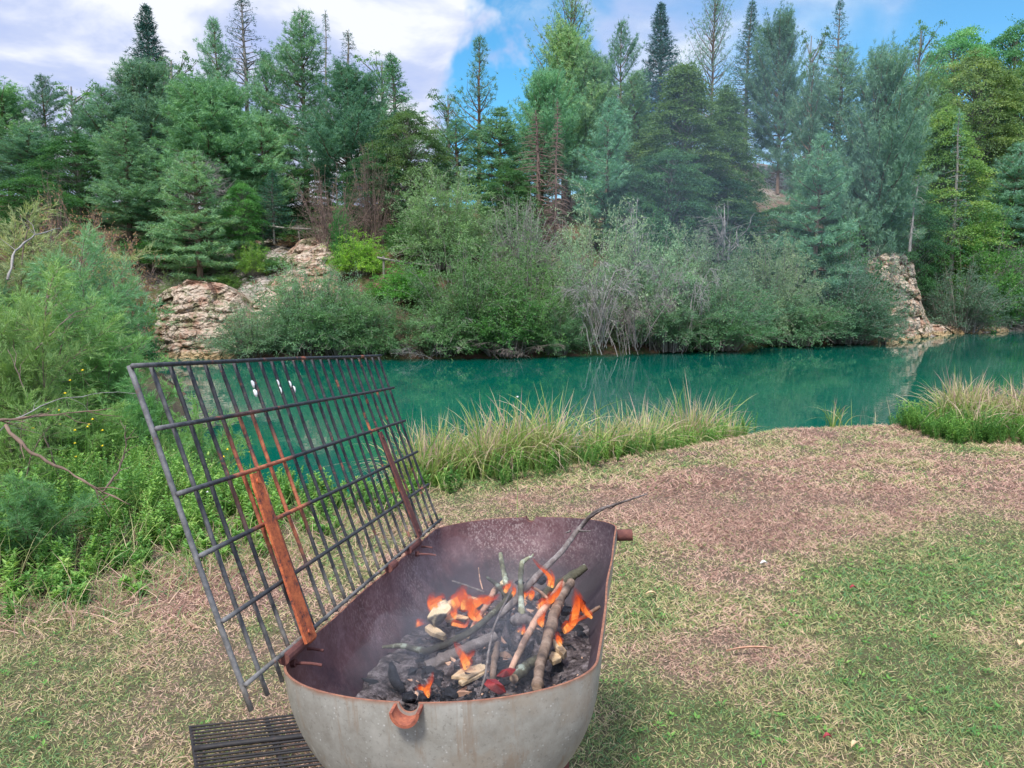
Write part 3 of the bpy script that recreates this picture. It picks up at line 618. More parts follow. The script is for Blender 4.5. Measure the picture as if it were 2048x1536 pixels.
GP = 'conifers on the wooded hillside'; GD = 'broadleaved trees on the hillside'; GB = 'bushes along the far shore'
BLU = (.85, 1.0, 1.25); YEL = (1.45, 1.25, .8); DRK = (.6, .68, .7); GRY = (1.15, 1.05, 1.1); LIT = (1.3, 1.3, 1.15); WRM = (1.25, 1.05, .8)
trees = [
 # kind, px, top, halfwidth, D, name, label, tint
 ('broadpine', 5, 165, 95, 40, 'pine_tree', 'rounded bright green pine cut by the left edge of the photo', (1.1, 1.3, .95)),
 ('pine3', 85, 146, 58, 43, 'pine_tree', 'dark bushy-topped pine beside the rounded pine at the left edge', (.75, .85, .85)),
 ('looseb', 152, 165, 62, 47, 'leafy_tree', 'thin light leafy tree between the two leftmost pines and the tall dark fir', (1.1, 1.3, 1.1)),
 ('pine2', 60, 250, 80, 38, 'pine_tree', 'grey-green pine low in front of the leftmost pines', (.9, 1.05, 1)),
 ('fir', 290, 12, 78, 50, 'fir_tree', 'dark cone-shaped fir, tallest on the left of the skyline', (.6, .75, .8)),
 ('broadpine', 268, 108, 95, 45, 'pine_tree', 'grey-green pine whose crown stands just under the dark fir', (.95, 1.05, 1)),
 ('pine3', 205, 170, 70, 43, 'pine_tree', 'pine filling the slope left of the thin straight trunk', (.8, 1, .95)),
 ('looseb', 352, 108, 62, 48, 'leafy_tree', 'airy tree with reddish leaf tips behind the round umbrella pine', (.95, 1.1, 1)),
 ('pine', 430, 33, 52, 46, 'pine_tree', 'light green pine above the round umbrella pine', (1.15, 1.3, 1.2)),
 ('cedar', 486, -25, 72, 50, 'cedar_tree', 'tall sparse cedar with feathery branch ends reaching the top of the photo', (.75, .85, .95)),
 ('stonepine', 405, 137, 118, 36, 'umbrella_pine', 'large round umbrella pine with hanging dead branches', (1.15, 1.35, .95)),
 ('pine2', 245, 235, 80, 33, 'pine_tree', 'slender young pine with a long pale visible trunk', (.95, 1.1, .9)),
 ('layer', 388, 300, 82, 31, 'pine_tree', 'layered pine with flat branch tiers at the top of the rocky bank', (1, 1.15, .85)),
 ('layer', 310, 330, 75, 33.5, 'pine_tree', 'half-hidden layered pine between the slender pine and the tiered pine', (.8, .95, .8)),
 ('pine', 530, 105, 52, 42, 'pine_tree', 'light green narrow pine right of the round umbrella pine', (1.1, 1.3, 1.1)),
 ('layer', 520, 230, 62, 36, 'pine_tree', 'thin pine with open tiers showing sky behind its trunk', (1, 1.2, .9)),
 ('pine2', 602, 18, 82, 41, 'pine_tree', 'tall pointed pine in the left half of the skyline, trunk bare below', (.95, 1.12, .95)),
 ('sparse', 646, 18, 30, 49, 'larch_tree', 'thin bare-looking larch behind the tall pointed pine', (1, 1.1, 1.1)),
 ('sparse', 692, 55, 55, 50, 'larch_tree', 'wispy larch just left of the pale sky gap', (1, 1.05, 1)),
 ('broadpine', 688, 115, 92, 38, 'pine_tree', 'dense dark pine with heavy lower boughs left of the sky gap', (.55, .78, .7)),
 ('fir2', 790, 105, 66, 43, 'fir_tree', 'yellow-green fir with upturned branch tips beside the sky gap', (1.7, 1.8, 1.1)),
 ('looseb', 760, 110, 60, 46, 'leafy_tree', 'thin-leaved tree behind the yellow-green fir', (1.2, 1.3, 1.1)),
 ('open', 957, 66, 58, 42, 'pine_tree', 'solitary open pine standing against the blue gap of sky', (.75, .9, .9)),
 ('looseb', 890, 180, 45, 45, 'leafy_tree', 'small leafy tree at the foot of the sky gap', (.85, 1.1, .95)),
 ('pine3', 915, 235, 80, 38, 'pine_tree', 'low pine spreading under the solitary open pine', (.95, 1.1, .95)),
 ('layer', 1000, 215, 80, 37, 'pine_tree', 'spreading pine with long sloping boughs beside the dead brown conifer', (.95, 1.1, .85)),
 ('airy', 1140, -40, 95, 45, 'pine_tree', 'tallest pine right of the blue sky gap, leaving the top of the photo', (.9, 1.05, .9)),
 ('broadpine', 1130, 35, 85, 43, 'pine_tree', 'yellowish green pine just below the tallest pine', (1.3, 1.35, .95)),
 ('broadpine', 1085, 130, 75, 39, 'pine_tree', 'light green pine at the right rim of the sky gap', (1.05, 1.35, 1.05)),
 ('pine', 1215, 195, 62, 35, 'pine_tree', 'soft blue-green pine above the grey willow', (1.2, 1.45, 1.35)),
 ('deadfir', 1078, 218, 62, 34, 'dead_conifer', 'dead reddish brown conifer with bare drooping twigs', WHITE),
 ('deadfir', 1112, 195, 30, 33.5, 'dead_conifer', 'thin grey dead trunk beside the reddish dead conifer', WHITE),
 ('pine3', 1245, 35, 52, 44, 'pine_tree', 'narrow pine with a reddish trunk left of the dark blue fir', (.9, 1.1, .95)),
 ('fir', 1322, 8, 66, 46, 'fir_tree', 'dark blue-green fir right of the centre of the skyline', (.7, .85, 1)),
 ('pine2', 1270, 140, 70, 41, 'pine_tree', 'pine in front of the narrow reddish-trunked pine', (1, 1.1, .85)),
 ('airy', 1430, -35, 66, 50, 'pine_tree', 'airy pine whose bare trunk shows against the sky', (.85, 1, .95)),
 ('fir2', 1500, 2, 46, 57, 'fir_tree', 'narrow pointed fir right of the airy pine', (.85, 1.0, .95)),
 ('broadpine', 1570, 12, 62, 55, 'pine_tree', 'uneven-topped pine between the narrow fir and the cedar tip', (.7, .85, .85)),
 ('cone', 1370, 125, 105, 38, 'leafy_tree', 'large cone-shaped leafy tree with yellowish top in the middle right', (1.0, .95, .85)),
 ('cone2', 1455, 170, 66, 40, 'leafy_tree', 'leafy tree with brownish green crown behind the bare red slope', (1, 1, .9)),
 ('broad', 1340, 290, 85, 35, 'leafy_tree', 'dark leafy tree low beneath the cone-shaped tree', (.7, .9, .95)),
 ('pine3', 1628, 120, 52, 41, 'pine_tree', 'grey-green pine rising from behind the bare red slope', (.9, 1, 1)),
 ('cedar', 1682, -2, 58, 45, 'cedar_tree', 'cedar with long thin ragged branches against the blue sky at right', (.8, .95, 1.1)),
 ('looseb', 1630, 55, 40, 47, 'leafy_tree', 'small tree top left of the ragged cedar', (.8, .95, .95)),
 ('pine2', 1690, 90, 85, 42, 'pine_tree', 'tall grey-green pine with reddish trunk under the ragged cedar', (.85, .98, .95)),
 ('broadpine', 1765, 75, 88, 40, 'pine_tree', 'broad grey pine right of the ragged cedar', (.85, 1, .95)),
 ('pine2', 1770, 190, 84, 41, 'pine_tree', 'heavy grey-green pine with a thick trunk above the right-hand rocks', (.85, .95, .9)),
 ('layer', 1640, 265, 78, 35.5, 'pine_tree', 'spreading blue-green pine low in front of the reddish trunks', (1.05, 1.25, 1.1)),
 ('layer', 1622, 345, 46, 37, 'pine_tree', 'small bright tiered pine just right of the bare red slope', (1.1, 1.3, .9)),
 ('looseb', 1850, 45, 50, 60, 'leafy_tree', 'half-bare leafy tree rising above the broad pine at right', (1, 1.2, 1.2)),
 ('broad2', 1925, 55, 88, 66, 'leafy_tree', 'blue-green leafy tree on the skyline at the far right', (1.0, 1.45, 1.6)),
 ('broad', 2035, 38, 70, 65, 'leafy_tree', 'dark green leafy tree at the top right corner', (.9, 1.25, 1.4)),
 ('broad2', 1950, 105, 105, 59, 'leafy_tree', 'big leafy tree with a golden tinged top at the right', (1.7, 1.35, 1.1)),
 ('broad', 1855, 135, 66, 55, 'leafy_tree', 'small yellow-green leafy crown between broad pine and golden-topped tree', (1.05, 1.1, .8)),
 ('broad', 2055, 110, 80, 60, 'leafy_tree', 'leafy tree cut by the right edge under the corner tree', (1.3, 1.3, 1.1)),
 ('cone2', 1895, 215, 92, 49.5, 'leafy_tree', 'dense cone-shaped leafy tree reaching down to the right-hand shelf', (1.45, 1.4, 1.0)),
 ('sparse', 1925, 215, 34, 47.5, 'larch_tree', 'thin pale young conifer in front of the dense cone-shaped leafy tree', (1.7, 1.7, 1.5)),
 ('layer', 2035, 285, 72, 54, 'pine_tree', 'blue-green pine cut by the right edge above the shore bushes', (1, 1.2, 1.2)),
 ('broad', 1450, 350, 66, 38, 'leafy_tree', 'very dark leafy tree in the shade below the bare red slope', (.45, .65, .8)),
 ('broad', 815, 215, 75, 35, 'leafy_tree', 'grey-green leafy tree above the round willow', (.85, .85, .8)),
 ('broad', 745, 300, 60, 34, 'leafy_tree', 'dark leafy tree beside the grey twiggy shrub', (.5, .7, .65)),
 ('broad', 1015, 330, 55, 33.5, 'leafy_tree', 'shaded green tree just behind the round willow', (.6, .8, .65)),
 ('broad2', 150, 270, 80, 36, 'leafy_tree', 'dark green tree behind the withered brown bush at left', (.55, .8, .7)),
 ('layer', 450, 330, 60, 35, 'pine_tree', 'dark pine behind the hanging dead branches', (.55, .7, .65)),
 ('fir2', 545, 340, 42, 33.5, 'fir_tree', 'small dark fir beside the wooden rail', (1.0, 1.15, .9)),
 ('broad', 480, 360, 45, 32.5, 'leafy_tree', 'low green sapling at the edge of the rocky slope', (.7, 1.1, .65)),
 ('broadpine', 1180, 90, 70, 42, 'pine_tree', 'pine showing its trunk between the tallest pine and the soft blue-green pine', (1, 1.15, .85)),
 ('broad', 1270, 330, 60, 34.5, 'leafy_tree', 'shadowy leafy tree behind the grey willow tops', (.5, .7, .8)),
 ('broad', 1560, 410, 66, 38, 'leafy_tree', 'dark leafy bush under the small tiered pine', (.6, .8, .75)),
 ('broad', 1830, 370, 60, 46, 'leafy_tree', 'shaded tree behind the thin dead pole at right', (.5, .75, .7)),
 ('broad', 2000, 370, 80, 56, 'leafy_tree', 'green leafy tree low at the right edge', (1.1, 1.3, 1.1)),
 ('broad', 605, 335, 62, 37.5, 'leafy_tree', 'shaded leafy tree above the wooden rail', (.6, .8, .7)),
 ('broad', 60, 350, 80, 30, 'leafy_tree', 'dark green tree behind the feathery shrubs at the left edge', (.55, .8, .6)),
]
for k, px, top, hw, D, nm, lb, tn in trees:
    cat = {'pine_tree': 'pine', 'fir_tree': 'fir', 'cedar_tree': 'cedar', 'larch_tree': 'larch', 'leafy_tree': 'tree', 'umbrella_pine': 'pine', 'dead_conifer': 'dead tree'}[nm]
    e = plant(k, px, top, hw, D, nm, lb, cat, GD if nm == 'leafy_tree' else GP, tuple(min(2, c) for c in tn))
    if nm == 'umbrella_pine':                 # its hanging dead boughs
        d = gen_dead(77, H=2.5, R=1.25, stems=46, droop=.12, subs=11, thick=.014); o = link('dead_branches', d['T'], e); e.rotation_euler.z = 0
        o.location = (.45, -2.6, 5.0); o.scale = (1, .6, -1.15); o['label'] = 'grey dead boughs hanging under the crown'
# bushes: kind, px, top, halfwidth, D, label, tint
OLV = (1.15, 1.1, .8)
bushes = [
 ('bush', 888, 330, 100, 31, 'round-topped willow bush, the tallest left of centre on the shore', (1.2, 1.25, .95)),
 ('bush', 930, 470, 120, 28.0, 'olive green bush beneath the round-topped willow', (.66, .8, .55)),
 ('bush3', 1050, 470, 105, 28.3, 'mid green bush left of the grey drooping dead branches', (.7, .9, .5)),
 ('broadbush', 1010, 560, 100, 27.4, 'deep green leafy bush at the water left of the dead branches', (.8, 1.05, .7)),
 ('twiggy', 1040, 375, 85, 30.5, 'twiggy bush with bare grey stems right of the round-topped willow', (1.0, 1.1, .9)),
 ('bush3', 1195, 365, 112, 30.5, 'tall silvery grey willow in the centre of the far shore', (1.3, 1.2, 1.2)),
 ('bush3', 1150, 450, 90, 29.5, 'silvery willow with pale stems behind the drooping dead branches', (1.1, 1.15, 1.1)),
 ('bush2', 1290, 440, 100, 30.5, 'grey-green willow around the pale forked dead stems', (1.05, 1.15, 1.1)),
 ('bush', 1400, 440, 100, 31.5, 'grey willow right of the pale forked dead stems', (.95, .95, .95)),
 ('bush', 1440, 550, 110, 30.3, 'green willow hanging to the water right of centre', (.62, .85, .68)),
 ('bush2', 1340, 560, 90, 29.6, 'low grey-green bush between the dead branches and the green willow', (.7, .82, .75)),
 ('bush', 1550, 462, 85, 33.5, 'grey-green willow with thin bare twigs on top', (1.05, 1.0, .95)),
 ('bush3', 1680, 470, 95, 35, 'large blue-grey willow left of the right-hand rock face', (.6, .72, .82)),
 ('bush', 1700, 575, 100, 34.3, 'dark blue-green bush at the water left of the right-hand rock face', (.5, .68, .72)),
 ('bush2', 1590, 570, 90, 33, 'low willow with a pale rim of leaves over the water', (.6, .8, .7)),
 ('twiggy', 1750, 480, 60, 37.5, 'thin shrub at the foot of the thick-trunked pine', (1, 1, 1.05)),
 ('bush3', 1925, 505, 95, 45, 'rounded dark grey bush right of the right-hand rock face', (.7, .78, .85)),
 ('twiggy', 2040, 470, 80, 48.5, 'twiggy bush cut by the right edge of the photo', (.8, .9, .8)),
 ('bush', 2075, 540, 70, 48.5, 'low dark bush in the right corner of the lake', (.6, .7, .65)),
 ('bush', 615, 515, 100, 27.4, 'grey-green willow right of the left-hand rock face', (.95, 1.1, .95)),
 ('bush3', 500, 590, 95, 27.0, 'grey willow hanging over the foot of the left-hand rock face', (.9, 1.0, .95)),
 ('bush2', 690, 555, 95, 27.2, 'soft green willow between the grey willow and the brown shrub', (.8, 1.0, .68)),
 ('broadbush', 715, 455, 52, 31, 'bright yellow-green bush beside the path', (2.0, 2.0, .8)),
 ('broadbush', 805, 520, 62, 29.3, 'bright green leafy bush below the wooden rail', (1.0, 1.5, .7)),
 ('bush', 750, 585, 75, 27.0, 'green bush at the water under the yellow-green bush', (.65, .85, .62)),
 ('brownbush', 805, 600, 58, 27.0, 'withered brown and olive shrub hanging to the water', (.75, .8, .75)),
 ('bush2', 880, 600, 85, 27.1, 'low green bush over the bleached roots', (.9, 1.1, .8)),
 ('bush', 1110, 600, 70, 28, 'small green bush just left of the tangle of dead branches', (.6, .8, .62)),
 ('deadbush', 665, 335, 78, 32, 'leafless grey twiggy shrub beside the ivy stump', WHITE),
 ('deadbush', 745, 290, 45, 32.8, 'leafless pinkish twigs in front of the dark leafy tree', WHITE),
 ('broadbush', 677, 392, 24, 31.5, 'ivy-covered stump beside the leafless grey shrub', (.6, 1.1, .7)),
 ('brownbush', 140, 375, 100, 19, 'withered brown bush behind the feathery shrubs at left', (.95, .85, .9)),
 ('brownbush', 205, 415, 85, 17.5, 'yellowish withered bush right of the brown one', (1.15, 1.05, .9)),
 ('deadbush', 100, 350, 40, 20, 'bare pinkish twigs above the withered brown bush', WHITE),
 ('broadbush', 255, 540, 42, 20, 'yellow-green sapling at the left end of the left-hand rock face', (1.8, 1.7, .6)),
 ('broadbush', 240, 600, 60, 17.5, 'dark bush between the feathery shrubs and the left-hand rocks', (.55, .95, .75)),
 ('bush', 345, 535, 40, 30.2, 'small olive bush on top of the left-hand rock face', (1.0, 1.0, .6)),
 ('broadbush', 505, 480, 32, 31, 'small yellowish bush on the rock slope', (1.5, 1.5, .7)),
 ('broadbush', 300, 600, 22, 28.2, 'tiny yellow-green bush growing on the face of the left-hand rocks', (1.2, 1.2, .6)),
 ('twiggy', 400, 575, 34, 29.2, 'grey tuft of twigs on the brow of the left-hand rocks', (1.0, .9, .7)),
 ('brownbush', 600, 470, 40, 33.0, 'dry brownish bush at the top of the rock slope below the rail', (.9, .9, .8)),
 ('broadbush', 450, 540, 34, 30.6, 'small olive bush between the rock face and the rock slope', (.9, 1.0, .6)),
 ('broadbush', 560, 505, 36, 31.3, 'dark little bush in the middle of the rock slope', (.7, .95, .7)),
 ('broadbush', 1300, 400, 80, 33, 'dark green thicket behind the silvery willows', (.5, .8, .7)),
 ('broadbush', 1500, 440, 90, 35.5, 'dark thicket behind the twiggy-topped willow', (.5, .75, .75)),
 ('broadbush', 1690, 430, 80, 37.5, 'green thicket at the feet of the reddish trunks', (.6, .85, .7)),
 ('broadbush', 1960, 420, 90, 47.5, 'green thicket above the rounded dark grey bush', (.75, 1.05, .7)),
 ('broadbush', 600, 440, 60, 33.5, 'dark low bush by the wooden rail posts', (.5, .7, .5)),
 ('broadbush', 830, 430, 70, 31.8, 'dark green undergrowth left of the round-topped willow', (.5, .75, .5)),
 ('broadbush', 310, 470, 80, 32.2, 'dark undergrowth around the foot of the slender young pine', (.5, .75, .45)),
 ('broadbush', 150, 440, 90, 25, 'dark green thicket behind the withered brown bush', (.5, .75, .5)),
]
for k, px, top, hw, D, lb, tn in bushes:
    nm = 'dead_bush' if k == 'deadbush' else ('willow_bush' if 'willow' in lb else 'bush')
    plant(k, px, top, hw, D, nm, lb, 'bush', GB, tuple(min(2, c) for c in tn))
GT = 'bleached dead branches at the shore'
plant('tangle', 1200, 570, 72, 28.0, 'dead_branches', 'arching tangle of bleached dead branches over the water in the centre', 'dead branches', GT, base=712)
plant('tangle2', 1270, 620, 66, 28.3, 'dead_branches', 'grey hanging dead twigs right of the arching tangle', 'dead branches', GT, base=712, wood=(.8, .75, .75))
plant('tangle2', 1330, 560, 60, 29.2, 'dead_branches', 'thin pale dead boughs leaning over the low grey-green bush', 'dead branches', GT, base=704)
plant('tangle', 900, 655, 60, 27.2, 'dead_branches', 'small bleached twigs above the roots left of centre', 'dead branches', GT, base=718)
plant('tangle2', 850, 695, 70, 26.9, 'dead_branches', 'low bleached roots lying along the water left of centre', 'dead branches', GT, base=722)
plant('tangle2', 1010, 690, 80, 26.9, 'dead_branches', 'low dry twigs at the water under the deep green bush', 'dead branches', GT, base=720, wood=(.8, .7, .65))
plant('upright', 1275, 430, 30, 29.8, 'dead_branches', 'pale forked dead stems standing out of the grey willows', 'dead branches', GT, base=560, wood=(1.2, 1.2, 1.25))
plant('upright', 1770, 640, 35, 34.2, 'dead_branches', 'bare upright twigs at the foot of the right-hand rock face', 'dead branches', GT, base=690, wood=(.7, .6, .55))
plant('upright', 1455, 430, 60, 31.0, 'dead_branches', 'thin curling bare stems above the grey willow', 'dead branches', GT, base=520)
plant('upright', 1950, 610, 20, 44, 'dead_branches', 'single pale dead stem in front of the shadow at right', 'dead branches', GT, base=665)

# thin dead pole and bare lower trunks
def pole(pts, D, rad, label, name, m='deadwood', twigs=0):
    P = np.array([at_y(x, y, D) for x, y in pts]); n_ = len(P)*3
    s0 = np.linspace(0, 1, len(P)); s1 = np.linspace(0, 1, n_); Q_ = np.stack([np.interp(s1, s0, P[:, j]) for j in range(3)], -1)+rs.normal(0, .015, (n_, 3))
    bk = MB(); bk.tube(Q_, np.linspace(rad, rad*.35, n_), 6)
    for q in range(twigs):
        w = rs.uniform(.25, 1); c = np.array([np.interp(w, s1, Q_[:, j]) for j in range(3)]); d_ = unit(np.array([rs.normal(), rs.normal(), -.5+rs.rand()]))
        bk.tube([c, c+d_*.25, c+d_*.45+np.array([0, 0, -.18])], [.014, .01, .005], 3, caps=False)
    return tag(bk.obj(name, M[m], loc=Q_[0]), label, 'dead tree')
pole([(1818, 503), (1826, 430), (1838, 352)], 38.6, .07, 'thin leaning dead trunk on the shelf above the right-hand rocks', 'dead_tree', twigs=34)

# wooden rails along the path
def rail(p0, p1, D0, D1, posts, label):
    a = at_y(*p0, D0); b_ = at_y(*p1, D1); e = link('wooden_rail', None, loc=a); tag(e, label, 'fence', 'wooden rails along the path')
    bk = MB(); bk.tube([np.zeros(3), (b_-a)*.5+np.array([0, 0, -.05]), b_-a], [.05, .045, .04], 6); bk.obj('rail', M['greybark'], e)
    for t in posts:
        q = (b_-a)*t; bk = MB(); bk.tube([q+np.array([0, .07, .1]), q+np.array([0, .07, -.75])], [.045, .05], 6); bk.obj('post', M['greybark'], e)
rail((522, 450), (622, 458), 33.0, 32.2, (.02, .25, .75), 'pale wooden rail along the path above the rock slope')
rail((755, 515), (872, 532), 30.2, 29.9, (.1, .9), 'lower pale wooden rail right of the yellow-green bush')

# ------------------------------------------------------------------ left bank: feathery shrubs
def gen_feather(seed, H=2.8, R=1.2, stems=16, lat=24, sub=7, th=15, tl=.075, tw=.0075, m='feather'):
    r = np.random.RandomState(seed); T = MB(); P = []; D = []; A = []
    for q in range(stems):
        a = r.uniform(0, 6.283); sp_ = r.uniform(.05, 1); hd = np.array([math.cos(a), math.sin(a), 0]); s_ = np.linspace(0, 1, 8)[:, None]
        L = R*sp_; top = H*r.uniform(.6, 1)*(1-.3*sp_)
        pts = hd*L*(s_**1.4)+np.array([0, 0, 1])*top*(s_*1.3-.3*s_**3)+np.cumsum(r.normal(0, .02, (8, 3)), 0); T.tube(pts, np.linspace(.014, .003, 8), 4, a=.3, caps=False)
        ca = r.rand()
        for w in np.linspace(.15, 1, lat):
            pc = np.array([np.interp(w, s_[:, 0], pts[:, j]) for j in range(3)]); d0 = unit(hd*.5+np.array([0, 0, .75])+r.normal(0, .55, 3)); l2 = r.uniform(.25, .6)*(1.25-w)*H/2.8+.1
            tt = np.linspace(.1, 1, sub)[:, None]; lp = pc+d0*l2*tt+np.array([0, 0, -.18])*l2*tt**2
            T.tube([pc, lp[sub//2], lp[-1]], [.004, .003, .002], 3, a=.3, caps=False)
            for c in lp:
                d1 = unit(d0+r.normal(0, .55, 3)); u_ = r.uniform(0, 1, (th, 1))
                P.append(c+d1*u_*.16); D.append(unit(d1*1.0+rand_dirs(th, r)*.55)); A.append(np.clip(ca*.45+r.rand()*.2+r.uniform(0, .35, th), 0, 1))
    P = np.concatenate(P); D = np.concatenate(D); A = np.concatenate(A); C = MB(); C.tris(P, D, tl*r.uniform(.6, 1.4, len(P)), tw, A, r=r); H, R = size_of(C)
    return dict(T=T.mesh('stems', M['browntwig']), C=C.mesh('foliage', M[m]), H=H, R=R)
V['fe1'] = gen_feather(61); V['fe2'] = gen_feather(62, stems=20, R=1.4); V['fe3'] = gen_feather(63, stems=11, H=2.4, lat=28)
GF = 'feathery shrubs on the left bank'
BG = (1.0, 1.2, 1.1); YG = (1.2, 1.15, .8)
for k, px, top, hw, D, lb, tn in [
 ('fe2', 20, 400, 170, 11.5, 'pale straw-tipped feathery shrub at the back of the left bank', (1.3, 1.05, 1.1)),
 ('fe1', 140, 445, 130, 11, 'blue-green feathery shrub below the withered brown bush', (.95, 1.15, 1.25)),
 ('fe2', 190, 540, 110, 10, 'soft green feathery shrub nearest the left-hand rocks', BG),
 ('fe1', 60, 520, 170, 8, 'tall green feathery shrub left of the grill grate', (1.05, 1.15, .85)),
 ('fe3', 75, 600, 100, 6.2, 'yellowish feathery shrub with dark stems at the left', YG),
 ('fe2', 210, 640, 90, 8.6, 'green feathery shrub beside the top left corner of the grate', (1.0, 1.25, .9)),
 ('fe1', -20, 560, 120, 6.5, 'dark green feathery shrub cut by the left edge', (.95, 1.0, .8)),
 ('fe3', 300, 735, 90, 7.9, 'low feathery shrub seen through the first bars of the grate', (.85, 1.15, .9)),
 ('fe1', 150, 780, 110, 6.6, 'feathery shrub growing among the yellow flowers', (.9, 1.05, .65)),
 ('fe2', 400, 790, 80, 7.6, 'feathery shrub over the water behind the grate', (.95, 1.2, .85)),
 ('fe3', 10, 780, 110, 4.9, 'feathery shrub at the left edge behind the dead branch', (1.1, 1.15, .8)),
 ('fe1', 60, 1000, 95, 4.3, 'small feathery shrub low at the left edge', (.6, .85, .7)),
]:
    plant(k, px, top, hw, D, 'feathery_shrub', lb, 'shrub', GF, tuple(min(2, c) for c in tn))

# dead branches and dry spray among them
def branch(pts, D, rad, label, name='fallen_branch', m='deadwood', twigs=6, tl=.2, cat='branch'):
    P = np.array([at_y(x, y, d_) for (x, y), d_ in zip(pts, D)]); n_ = len(P)*4; s0 = np.linspace(0, 1, len(P)); s1 = np.linspace(0, 1, n_)
    Q_ = np.stack([np.interp(s1, s0, P[:, j]) for j in range(3)], -1)+rs.normal(0, .004, (n_, 3)); bk = MB(); bk.tube(Q_, np.linspace(rad, rad*.3, n_)*(1+.15*rs.normal(size=n_)), 7)
    for q in range(twigs):
        w = rs.uniform(.15, .95); c = np.array([np.interp(w, s1, Q_[:, j]) for j in range(3)]); d_ = unit(unit(P[-1]-P[0])+rs.normal(0, .7, 3))
        bk.tube([c, c+d_*tl*.5, c+(d_+rs.normal(0, .15, 3))*tl], [rad*.35, rad*.25, rad*.12], 4, caps=False)
    return tag(bk.obj(name, M[m], loc=Q_[0], smooth=True), label, cat)
branch([(-60, 850), (20, 838), (90, 830), (190, 822)], [4.6, 4.7, 4.8, 4.9], .011, 'brown dead branch lying level at the left edge', twigs=9, m='bark')
branch([(-40, 905), (20, 842), (110, 800), (210, 785), (280, 785)], [4.7, 4.7, 5, 5.3, 5.5], .005, 'thin arching dry twig above the level dead branch', twigs=5, name='dry_twig')
branch([(10, 850), (60, 905), (130, 940), (200, 978), (260, 1010)], [4.6, 4.5, 4.5, 4.5, 4.5], .012, 'brown dead branch slanting down into the weeds', twigs=7, name='fallen_branch', m='bark')
branch([(205, 985), (235, 945), (250, 900), (250, 850)], [4.5, 4.5, 4.5, 4.5], .007, 'dark dry spray standing up from the weeds', name='dry_twig', m='browntwig', twigs=14, tl=.09)
branch([(15, 560), (30, 500), (70, 470), (120, 455)], [6, 6.2, 6.5, 6.8], .01, 'thin bowed bare stem among the feathery shrubs', name='dry_twig', twigs=4)
branch([(70, 700), (110, 660), (150, 625), (190, 612)], [6, 6.2, 6.5, 6.8], .006, 'dark bare stem bending right between the feathery shrubs', name='dry_twig', m='browntwig', twigs=4)
branch([(120, 960), (85, 860), (40, 760), (18, 700)], [5.4, 5.4, 5.4, 5.4], .008, 'dark straight stem leaning left behind the level dead branch', name='dry_twig', m='browntwig', twigs=4)

# weeds
def gen_weed(seed, H=.6, n=26, leaf=.055, lw=.03, spread=.25):
    r = np.random.RandomState(seed); P = []; D = []; st = []
    for s_ in range(3):
        a = r.uniform(0, 6.28); d = unit(np.array([math.cos(a)*spread, math.sin(a)*spread, 1])); h = H*r.uniform(.6, 1); st.append((d, h))
        for k in range(n):
            t = .12+.88*k/n; c = d*h*t+r.normal(0, .008, 3); b_ = k*2.4+r.normal(0, .3)
            for q in (0, math.pi):
                P.append(c); D.append([math.cos(b_+q), math.sin(b_+q), r.uniform(-.25, .45)+.6*t**3])
    return np.array(P), unit(np.array(D)), st, leaf, lw
def front_in(x, y):                           # 0 at the front edge of the weeds, 1 further in
    px, py = project(np.array([[x, y, 0.0]])); f = np.interp(px, [-300, 0, 150, 300, 450, 600, 850, 1000], [1230, 1235, 1215, 1165, 1125, 1085, 1000, 960]); return float(sstep((f-py)[0], 0, 110))
wv = [gen_weed(k, leaf=l, lw=w, n=n_) for k, (l, w, n_) in enumerate([(.06, .032, 15), (.045, .025, 20), (.075, .03, 13), (.05, .018, 22), (.035, .02, 22)])]
def scatter(n, xr, yr, fn):
    X = rs.uniform(*xr, n); Y = rs.uniform(*yr, n); k = fn(X, Y) > rs.rand(n); return X[k], Y[k]
def weed_zone(X, Y):
    px, py = project(np.stack([X, Y, 0*X], -1)); front = np.interp(px, [-300, 0, 150, 300, 450, 600, 850, 1000], [1230, 1235, 1215, 1165, 1125, 1085, 1000, 960])
    d = water_dist(X, Y); return np.where((py < front+18*np.sin(px*.05)) & (d > -.15), 1, 0)*(px < 880)
def put_weeds(X, Y, name, label, hs, small=1.0):
    Z, _ = terrain(X, Y); C = MB(); T = MB()
    for i in range(len(X)):
        P, D, st, lf, lw = wv[rs.randint(5)]; a = rs.uniform(0, 6.28); s_ = rs.uniform(.6, 1.3)*hs(X[i], Y[i])
        R_ = np.array([[math.cos(a), -math.sin(a), 0], [math.sin(a), math.cos(a), 0], [0, 0, 1]]); o = np.array([X[i], Y[i], Z[i]]); n = len(P)
        c0 = rs.uniform(0, .6)
        C.leaves((P@R_.T)*s_+o, D@R_.T, lf*.85*max(.7, s_)*small*rs.uniform(.6, 1.3, n), lw*.85*max(.7, s_)*small, np.clip(c0+rs.uniform(0, .4, n), 0, 1), side=np.tile([0, 0, 1.0], (n, 1)))
        for d, h in st: T.tube([o, o+(R_@d)*h*s_], [.003, .0015], 3, a=.2, caps=False)
    C.v += []; 
    n0 = C.n
    for v_, f_, a_ in zip(T.v, T.f, T.a): pass
    off = C.n
    C.v += T.v; C.a += T.a; C.f += [f+off for f in T.f]; C.m += T.m; C.n += T.n
    return tag(C.obj(name, M['weed']), label, 'undergrowth', kind='stuff')
X, Y = scatter(6400, (-7.5, .2), (3.2, 11), weed_zone)
put_weeds(X, Y, 'undergrowth', 'tangled green weeds and nettles covering the left bank', lambda x, y: (.52+.35*vnoise(x*1.3, y*1.3))*(1-.45*sstep(x, -2.9, -2.0))*(.45+.55*front_in(x, y)))
